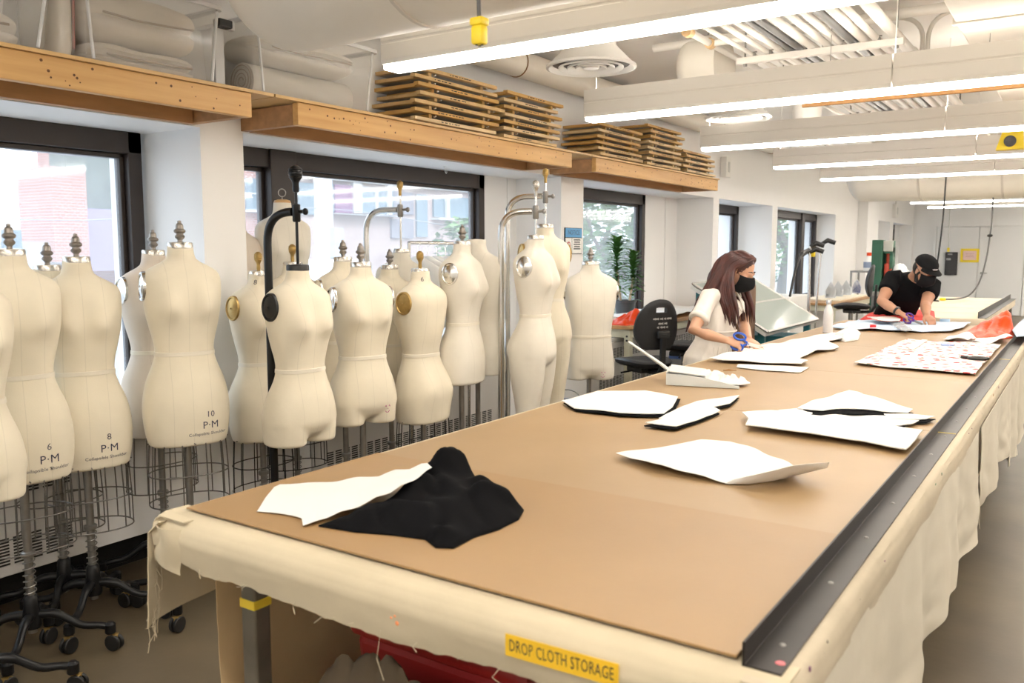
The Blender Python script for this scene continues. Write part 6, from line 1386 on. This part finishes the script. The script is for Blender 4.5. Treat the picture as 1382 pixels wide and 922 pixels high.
def chair(label, x, y, rz, zs=.58, backh=.44):
    t = thing('drafting_chair', label, 'chair', (x, y, 0), rz, 'black swivel chairs')
    PU = mat('black_urethane', (.016, .016, .017), .5, bump=.25, bscale=25)
    m = MB(); rs = []
    for z, s in ((zs-.05, .80), (zs-.03, .97), (zs-.005, 1.), (zs+.008, .93), (zs+.002, .5), (zs, .05)):
        rs.append([Vector((.225*s*math.copysign(abs(math.cos(a))**.75, math.cos(a)), .235*s*math.copysign(abs(math.sin(a))**.75, math.sin(a)), z+.02*(abs(math.cos(a))**3)*s)) for a in [2*PI*k/36 for k in range(36)]])
    m.rings(rs); m.build('seat', PU, t, angle=60)
    m = MB(); L = backh
    out = [(-.12, .0), (-.17, .04), (-.215, .12), (-.215, .22), (-.18, .32), (-.10, .40), (0, .425), (.10, .40), (.18, .32), (.215, .22), (.215, .12), (.17, .04), (.12, 0)]
    # shell with a real hand slot: strip between the outline and the slot
    op = spline([(p[0], 0, p[1]) for p in out]+[(out[0][0], 0, out[0][1])], 3)[:-1]
    cx, cz = 0, .335; inn = []
    for p in op:
        a = math.atan2(p.z-cz, p.x-cx); c_, s_ = math.cos(a), math.sin(a); k = min(.055/max(abs(c_), 1e-3), .022/max(abs(s_), 1e-3)); inn.append(Vector((cx+k*c_, 0, cz+k*s_)))
    yb = lambda p: .235+.05*(p.x/.2)**2*-1+.10*(p.z-.2)**1*.5
    V = lambda p, o_: Vector((p.x, yb(p)+o_, zs+.12+p.z))
    n = len(op); rings_ = []
    for f_ in (0, .33, .66, 1.):
        rings_.append([op[i].lerp(inn[i], f_) for i in range(n)])
    vs = []; fs = []
    for o_ in (-.02, .02):
        for r_ in rings_: vs += [V(p, o_*(1 if r_ is not rings_[0] else .5)) for p in r_]
    q = 4
    for s_ in range(2):
        for r_ in range(q-1):
            for i in range(n):
                a = s_*q*n+r_*n+i; b = s_*q*n+r_*n+(i+1) % n; fs.append((a, b, b+n, a+n))
    for r_ in (0, q-1):
        for i in range(n): a = r_*n+i; b = r_*n+(i+1) % n; fs.append((a, b, b+q*n, a+q*n))
    m.add(vs, fs); m.build('backrest', PU, t, angle=50)
    m = MB(); m.box((0, .285, zs+.13), (.05, .03, .26), RX(-.05), bev=.006); m.box((0, .29, zs+.25), (.12, .03, .06), bev=.008); m.tube([(0, .29, zs+.0), (0, .24, zs-.08), (0, .08, zs-.085)], .022, 8); m.build('back_support', BLACKM, t, False)
    m = MB(); m.box((0, .0, zs-.075), (.2, .22, .045), bev=.01); m.tube([(.1, 0, zs-.08), (.24, .02, zs-.09)], .008, 8); m.build('tilt_mechanism', BLACKM, t, False)
    m = MB(); m.tube([(0, 0, .12), (0, 0, zs-.09)], .02, 12); m.build('gas_lift', STEEL, t)
    for k in range(5):
        a = 2*PI*k/5+.3; D = Vector((math.cos(a), math.sin(a), 0)); m = MB(); m.tube([D*.02+Vector((0, 0, .12)), D*.29+Vector((0, 0, .075))], [.025, .016], 8); lg = m.build('base_leg', BLACKM, t)
        m = MB(); m.lathe([(.004, -.015), (.024, -.015), (.026, 0), (.024, .015), (.004, .015)], D*.29+Vector((0, 0, .0265)), 14, RZ(a) @ RX(PI/2)); m.tube([D*.29+Vector((0, 0, .08)), D*.29+Vector((0, 0, .03))], .008, 8); m.build('caster', BLACKM, lg)
    return t
v = px(868, 490, -3.18); ch = chair('black swivel chair with pale lettering on its backrest, before the wooden desk', v.x, v.y, math.radians(-120), .60)
m = MB()
for s_, z_, sz in (('MAKE SPACE', .25, .042), ('STUDIO', .20, .040)): pass
for zz, wds in ((.262, (.05, .02, .03, .06)), (.222, (.03, .05)), (.19, (.02, .05, .02))):
    a = -sum(wds)/2-.01*len(wds)/2
    for w_ in wds:
        for q in range(int(w_/.01)): m.box((a+q*.01, .30-.05*((a)/.2)**2-.035+.0+.05*(zz-.2)*0, .60+.12+zz), (.006, .006, .012 if (q % 3) else .018), RZ(0))
        a += w_+.012
m.build('painted_lettering', mat('pale_lettering', (.45, .44, .42), .6), ch, False)
v = px(922, 465, -3.12); chair('black swivel chair half hidden behind the woman', v.x, v.y, math.radians(-80), .67)
v = px(1150, 406, -2.6); chair('black swivel chair beside the green press', v.x, v.y, math.radians(-75), .82)
# things under the desk
t = thing('storage_crate', 'grey crate with blue edge under the wooden desk', 'crate', (-3.72, 8.75, 0))
m = MB(); m.rings([rrect(.18, .26, z, .02, 2) for z in (0, .40)]); m.build('crate_body', mat('crate_grey', (.45, .46, .48), .5), t, False)
m = MB(); m.rings([rrect(.19, .27, z, .02, 2) for z in (.40, .44)]); m.build('rim', mat('crate_blue', (.15, .25, .6), .5), t, False)
heap('orange_cloth', 'orange cloth lying on the grey crate under the desk', 'cloth', [(-3.6, 8.55), (-3.6, 8.85), (-3.8, 8.9), (-3.82, 8.55)], ORANGE, .08, .05, .5, 9., z=.442, world=True)
t = thing('pale_blue_tub', 'pale blue tub on the floor near the trunk form', 'tub', (-3.45, 5.95, 0))
m = MB(); m.lathe([(.10, 0), (.13, .32), (.138, .33), (.138, .34), (.125, .34), (.10, .05), (.0005, .04)], n=24); m.build('tub_body', mat('tub_blue', (.40, .45, .55), .4), t)
m = MB(); m.tube([(.13*math.cos(a), 0, .33+.10*math.sin(a)) for a in [PI*k/12 for k in range(13)]], .004, 6); m.build('handle', STEEL, t)
# brown board cabinet behind the woman
p = px(1008, 440, -2.95)
t = thing('brown_cabinet', 'plain brown cabinet standing behind the woman', 'cabinet', (-2.53, 7.11, 0))
m = MB(); m.box((0, 0, .63), (.30, .42, 1.26), bev=.004); m.build('cabinet_body', mat('cabinet_brown', (.17, .085, .035), .5, var=.3, vscale=4, stretch=(4, 4, .6)), t, False)
m = MB(); m.box((.152, .0, .63), (.006, .39, 1.2)); m.build('door', MATS['cabinet_brown'], t, False)
m = MB(); m.box((.158, .17, .85), (.012, .012, .06)); m.build('handle', STEEL, t, False)
# tilted glass light table on teal legs
t = thing('light_table', 'tilted two pane glass light table with teal legs beside the woman', 'light table', (-2.45, 8.7, 0))
O = Vector(t.location)
a0, a1 = px(1036, 448, -2.30), px(1104, 425, -2.30); b1 = px(1023, 371, -3.0); 
a1 = Vector((-2.30, a1.y, a0.z)); b1 = Vector((-3.0, a1.y, 1.25)); b0 = Vector((-3.0, a0.y, 1.25))
GT = MB(); TEAL = mat('teal_paint', (.02, .16, .18), .45); PG = mat('light_table_glass', (.50, .57, .54), .12, alpha=.75)
nrm_ = (a1-a0).cross(b0-a0).normalized()
def lp(u, v, h=0): return a0.lerp(a1, u).lerp(b0.lerp(b1, u), v)-O+nrm_*h
for q0, q1 in ((.015, .485), (.515, .985)):
    m = MB(); m.add([lp(.015, q0), lp(.985, q0), lp(.985, q1), lp(.015, q1), lp(.015, q0, .006), lp(.985, q0, .006), lp(.985, q1, .006), lp(.015, q1, .006)], [(0, 1, 2, 3), (7, 6, 5, 4), (0, 1, 5, 4), (1, 2, 6, 5), (2, 3, 7, 6), (3, 0, 4, 7)]); m.build('glass_pane', PG, t, False)
m = MB()
for q in (0, .5, 1): m.tube([lp(0, q), lp(1, q)], .014, 4)
for q in (0, 1): m.tube([lp(q, 0), lp(q, 1)], .014, 4)
m.build('pane_frame', STEEL, t, False)
m = MB(); m.add([lp(.0, .0, -.05), lp(1, 0, -.05), lp(1, 1, -.05), lp(0, 1, -.05), lp(0, 0, -.02), lp(1, 0, -.02), lp(1, 1, -.02), lp(0, 1, -.02)], [(0, 1, 2, 3), (7, 6, 5, 4), (0, 1, 5, 4), (1, 2, 6, 5), (2, 3, 7, 6), (3, 0, 4, 7)]); m.build('light_box', mat('box_white', (.78, .79, .77), .5), t, False)
for u in (.06, .94):
    for v_, s in ((.08, 1), (.92, 1)):
        p = lp(u, v_, -.05); m = MB(); m.box((p.x, p.y, p.z/2), (.06, .06, p.z), bev=.004); m.build('leg', TEAL, t, False)
m = MB()
for v_ in (.08, .92): p, q = lp(.06, v_), lp(.94, v_); m.box(((p.x+q.x)/2, (p.y+q.y)/2, .30), (.04, abs(q.y-p.y), .05))
for u in (.06, .94): p, q = lp(u, .08), lp(u, .92); m.box(((p.x+q.x)/2, (p.y+q.y)/2, .62), (abs(q.x-p.x), .04, .05))
m.build('leg_brace', TEAL, t, False)
m = MB(); m.box((-.05, -.45, .40), (.5, .45, .7)); m.build('teal_cabinet', TEAL, t, False)
t = thing('white_cabinet', 'low white cabinet behind the tilted light table', 'cabinet', (-3.15, 10.6, 0))
m = MB(); m.box((0, 0, .5), (.5, .9, 1.0), bev=.006); m.build('cabinet_body', WHITE, t, False)
m = MB(); m.box((.253, 0, .5), (.008, .84, .92)); m.build('door', WHITE, t, False)
m = MB(); m.box((.262, .36, .7), (.012, .015, .12)); m.build('handle', STEEL, t, False)
# steam hose stands
def stand(label, x, X, ytop, lean):
    p = px(x, 400, X); zt = px(x, ytop, X).z
    t = thing('hose_stand', label, 'stand', (p.x, p.y, 0), 0, 'stands beside the light table')
    m = MB(); m.tube([(0, 0, .02), (lean*.4, 0, zt*.6), (lean, 0, zt)], .013, 10); m.build('pole', CHROME, t)
    m = MB(); m.lathe([(.16, 0), (.16, .012), (.02, .03), (.0005, .03)], n=20); m.build('base', STEEL, t)
    m = MB(); m.tube([(lean, 0, zt-.01), (lean+.06, .03, zt+.03), (lean+.14, .05, zt)], [.018, .03, .026], 10); m.build('spring_arm', BLACKM, t)
    return t, p, zt
stand('chrome stand with black head at the window side, beside the light table', 1091, -2.6, 332, 0)
stand('chrome stand with black head at the aisle side, beside the light table', 1100, -2.6, 328, .05)
t, p, zt = stand('third thin chrome stand leaning between the two stands beside the light table', 1094, -2.55, 340, -.03)
q = [Vector(px(x, y, -2.62)) for x, y in ((1092, 338), (1082, 344), (1076, 356), (1071, 375), (1066, 400))]
t = thing('steam_hose', 'black hose curving down from the chrome stands behind the light table', 'hose', tuple(q[-1]))
m = MB(); m.tube(spline([v-q[-1] for v in q], 6), [.03]*7+[.014]*18, 10); m.build('hose_body', BLACKM, t)
m = MB(); m.box(Vector(px(1097, 343, -2.58))-q[-1], (.05, .05, .06), bev=.01); m.build('valve', YELLOW, t)
# far desk with irons
t = desk('far wooden desk carrying a row of steam irons', -3.66, -2.95, 12.6, 15.2, .80, 4)
sheet('ironing_cloth', 'cream cloth covering the far desk under the irons', 'cloth', [(-3.6, 13.2), (-3.05, 13.2), (-3.0, 15.0), (-3.6, 15.1)], mat('ironing_cream', (.78, .70, .55), .9), z=.803, wr=.01, thick=.02, world=True, maxlen=.08)
IRW = mat('iron_silver', (.78, .80, .83), .35, .1)
def iron(label, x, shell):
    p = px(x, 388, -3.22); t = thing('steam_iron', label, 'iron', (p.x, p.y, .836), .25, 'steam irons on the far desk')
    m = MB(); m.prism([(-.075, 0), (.075, 0), (.08, .10), (.03, .20), (0, .245), (-.03, .20), (-.08, .10)], -.012, 0, RX(PI/2)); m.build('soleplate', IRW, t, False)
    m = MB(); m.rings([[Vector((sx*w_, y_, z)) for z, w_ in ((.004, .06), (.10, .065), (.18, .03), (.21, .012))]+[Vector((-sx*w_, y_, z)) for z, w_ in ((.21, .012), (.18, .03), (.10, .065), (.004, .06))] for y_, sx in ((.0, 1.), (.04, .9), (.06, .6))]); m.build('body', shell, t, False)
    m = MB(); m.tube(spline([(0, .05, .03), (0, .12, .05), (0, .125, .14), (0, .06, .18)], 5), .016, 10); m.build('handle', BLACKM if shell is IRW else WHITE, t)
for x, l, s in ((1121, 'silver steam iron at the near end of the row on the far desk', IRW), (1131, 'second silver steam iron in the row on the far desk', IRW), (1142, 'third silver steam iron in the row on the far desk', IRW), (1156, 'blue steam iron at the end of the row, beside the pillar', mat('iron_blue', (.10, .14, .40), .35))): iron(l, x, s)
# green arbor press with red lever
p = pz(1190, 430, .40)
xc0, xc1, xh1 = py(1177, 380, 13).x, py(1191, 380, 13).x, py(1204, 380, 13).x
t = thing('green_press', 'tall green metal press with a red lever behind the man', 'press', (xc0, 13.0, 0))
GREEN = mat('press_green', (.035, .14, .085), .5, var=.2, vscale=6)
wc, wh = xc1-xc0, xh1-xc0; zt = py(1185, 324, 13).z
m = MB(); m.box((wc/2, 0, zt/2), (wc, .24, zt), bev=.008); m.build('column', GREEN, t, False)
m = MB(); m.box(((wc+wh)/2, .03, zt-.10), (wh-wc, .18, .18), bev=.008); m.box((wh-.02, .05, zt-.5), (.04, .18, .8)); m.box(((wc+wh)/2, .10, zt-.5), (wh-wc, .03, .8)); m.build('head_frame', GREEN, t, False)
m = MB(); m.box(((wc+wh)/2+.005, -.075, zt-.085), (wh-wc, .03, .15), bev=.006); m.build('head_plate', mat('press_grey', (.45, .46, .42), .5), t, False)
m = MB(); m.tube([((wc+wh)/2, 0, zt-.15), ((wc+wh)/2, 0, zt-.62)], .025, 12); m.box(((wc+wh)/2-.01, -.03, zt-.46), (.06, .08, .26), bev=.015); m.tube([((wc+wh)/2, -.03, zt-.44), (wh, -.08, zt-.41)], .010, 8); m.build('red_lever', mat('press_red', (.50, .06, .03), .5), t)
m = MB(); m.box((wh*.6, 0, zt-.76), (wh*1.15, .34, .06), bev=.01); m.build('bed', mat('press_bed', (.35, .34, .32), .4, .5), t, False)
m = MB(); m.box((wh*.5, 0, .3), (wh*1.4, .5, .6), bev=.02); m.build('base', GREEN, t, False)
t = thing('spray_bottle', 'white jug with orange cap behind the green press', 'bottle', (-3.15, 13.6, 0)); p = px(1173, 345, -3.15)
t.location = (-3.15, p.y, 1.20)
m = MB(); m.lathe([(.08, 0), (.085, .01), (.085, .18), (.04, .25), (.03, .26)], n=18); m.build('bottle_body', WHITE, t)
m = MB(); m.lathe([(.04, .255), (.04, .31), (.0005, .312)], n=14); m.build('cap', ORANGE, t)
m = MB(); m.lathe([(.0865, .05), (.0865, .15)], n=18, cap=False); m.build('label_band', mat('jug_blue', (.25, .3, .4), .5), t)
t = thing('metal_shelf_unit', 'grey shelf unit behind the green press', 'shelf unit', (-3.15, p.y+.1, 0))
m = MB()
for zz in (.2, .7, 1.185): m.box((0, 0, zz), (.5, .6, .03))
m.build('shelf_board', STEEL, t, False)
for sx_ in (-1, 1):
    for sy_ in (-1, 1): m = MB(); m.box((sx_*.24, sy_*.29, .6), (.03, .03, 1.2)); m.build('post', STEEL, t, False)
t = thing('white_jug', 'white round topped jug between the green press and the man', 'jug', (0, 0, 0)); p = px(1208, 352, -2.2); t.location = (-2.2, p.y+.4, .98)
m = MB(); m.lathe([(.085, 0), (.10, .06), (.10, .26), (.08, .34), (.04, .38), (.0005, .39)], n=22); m.build('jug_body', mat('jug_white', (.82, .83, .84), .35), t)
m = MB(); m.tube(spline([(.095, 0, .1), (.14, 0, .16), (.135, 0, .24), (.085, 0, .30)], 5), .014, 8); m.build('handle', MATS['jug_white'], t)
t = thing('low_bench', 'low grey bench under the white jug behind the man', 'bench', (-2.2, p.y+.4, 0))
m = MB(); m.box((0, 0, .95), (.6, .8, .05)); m.build('bench_top', mat('bench_grey', (.4, .38, .34), .6), t, False)
for sx_ in (-1, 1):
    for sy_ in (-1, 1): m = MB(); m.box((sx_*.26, sy_*.36, .46), (.05, .05, .93)); m.build('leg', STEEL, t, False)
# hanger rail with clothes hangers before window 2
p0 = px(538, 328, -3.75); p1 = px(606, 328, -3.75)
t = thing('garment_rail', 'chrome garment rail standing before the wide second window', 'clothes rail', (-3.62, (p0.y+p1.y)/2, 0)); L = (p1.y-p0.y)/2+.05; zr = p0.z
m = MB(); m.tube([(0, -L, zr), (0, L, zr)], .012, 10); m.build('top_bar', CHROME, t)
for s in (-1, 1):
    m = MB(); m.tube([(0, s*L, zr), (0, s*L, .06)], .012, 10); m.build('post', CHROME, t)
    m = MB(); m.tube([(-.08, s*L, .05), (.2, s*L, .05)], .014, 8); m.build('foot', CHROME, t)
for k in range(6):
    t = thing('clothes_hanger', ['white garment hanger at the rail end nearest the chrome goose-neck', 'second white garment hanger along the rail', 'third white garment hanger along the rail', 'fourth white garment hanger along the rail', 'fifth white garment hanger along the rail', 'white garment hanger at the rail end nearest the side view form'][k], 'hanger', (-3.62, p0.y+.04+k*(p1.y-p0.y)/5.6, zr))
    m = MB(); m.tube([(.0, .0, .014+0)]+[(.018*math.sin(a), 0, -.006+.019*math.cos(a)) for a in [.2+k_*.4 for k_ in range(9)]]+[(0, 0, -.05), (0, 0, -.09)], .0024, 6); m.tube([(0, 0, -.09), (.19, 0, -.17), (-.19, 0, -.17), (0, 0, -.09)], .004, 6); m.build('hanger_body', CHROME, t)
    m = MB(); m.rings([[Vector((w_*math.cos(2*PI*i/20), d_*math.sin(2*PI*i/20), z)) for i in range(20)] for z, w_, d_ in ((-.085, .03, .02), (-.11, .08, .025), (-.16, .19, .03), (-.3, .2, .035), (-.55, .21, .03))]); m.build('garment', mat('garment_white', (.86, .86, .85), .9), t)
# ================================================================ CAMERA, LIGHT, RENDER LOOK
cd = bpy.data.cameras.new('camera'); cam = bpy.data.objects.new('camera', cd); COL.objects.link(cam)
cam.location = CAM; R = Matrix((RT, UPV, -FW)).transposed(); cam.rotation_euler = R.to_euler()
cd.sensor_width = 36; cd.lens = 36*FPX/1382; cd.clip_start = .05; cd.clip_end = 200
cd.dof.use_dof = True; cd.dof.focus_distance = 4.3; cd.dof.aperture_fstop = 4.5
sc.camera = cam
wd = bpy.data.worlds.new('sky'); sc.world = wd; wd.use_nodes = True
bg = wd.node_tree.nodes['Background']; bg.inputs[0].default_value = (.80, .90, 1., 1); bg.inputs[1].default_value = 2.2
sun = bpy.data.lights.new('sun', 'SUN'); sun.energy = 1.2; sun.angle = .3; so = bpy.data.objects.new('sun', sun); COL.objects.link(so); so.rotation_euler = (math.radians(48), 0, math.radians(70))
vs_ = sc.view_settings; sc.display_settings.display_device = 'sRGB'; vs_.view_transform = 'Standard'; vs_.look = 'None'; vs_.exposure = .84; vs_.gamma = 1.; vs_.use_curve_mapping = False
cy = sc.cycles if hasattr(sc, 'cycles') else None
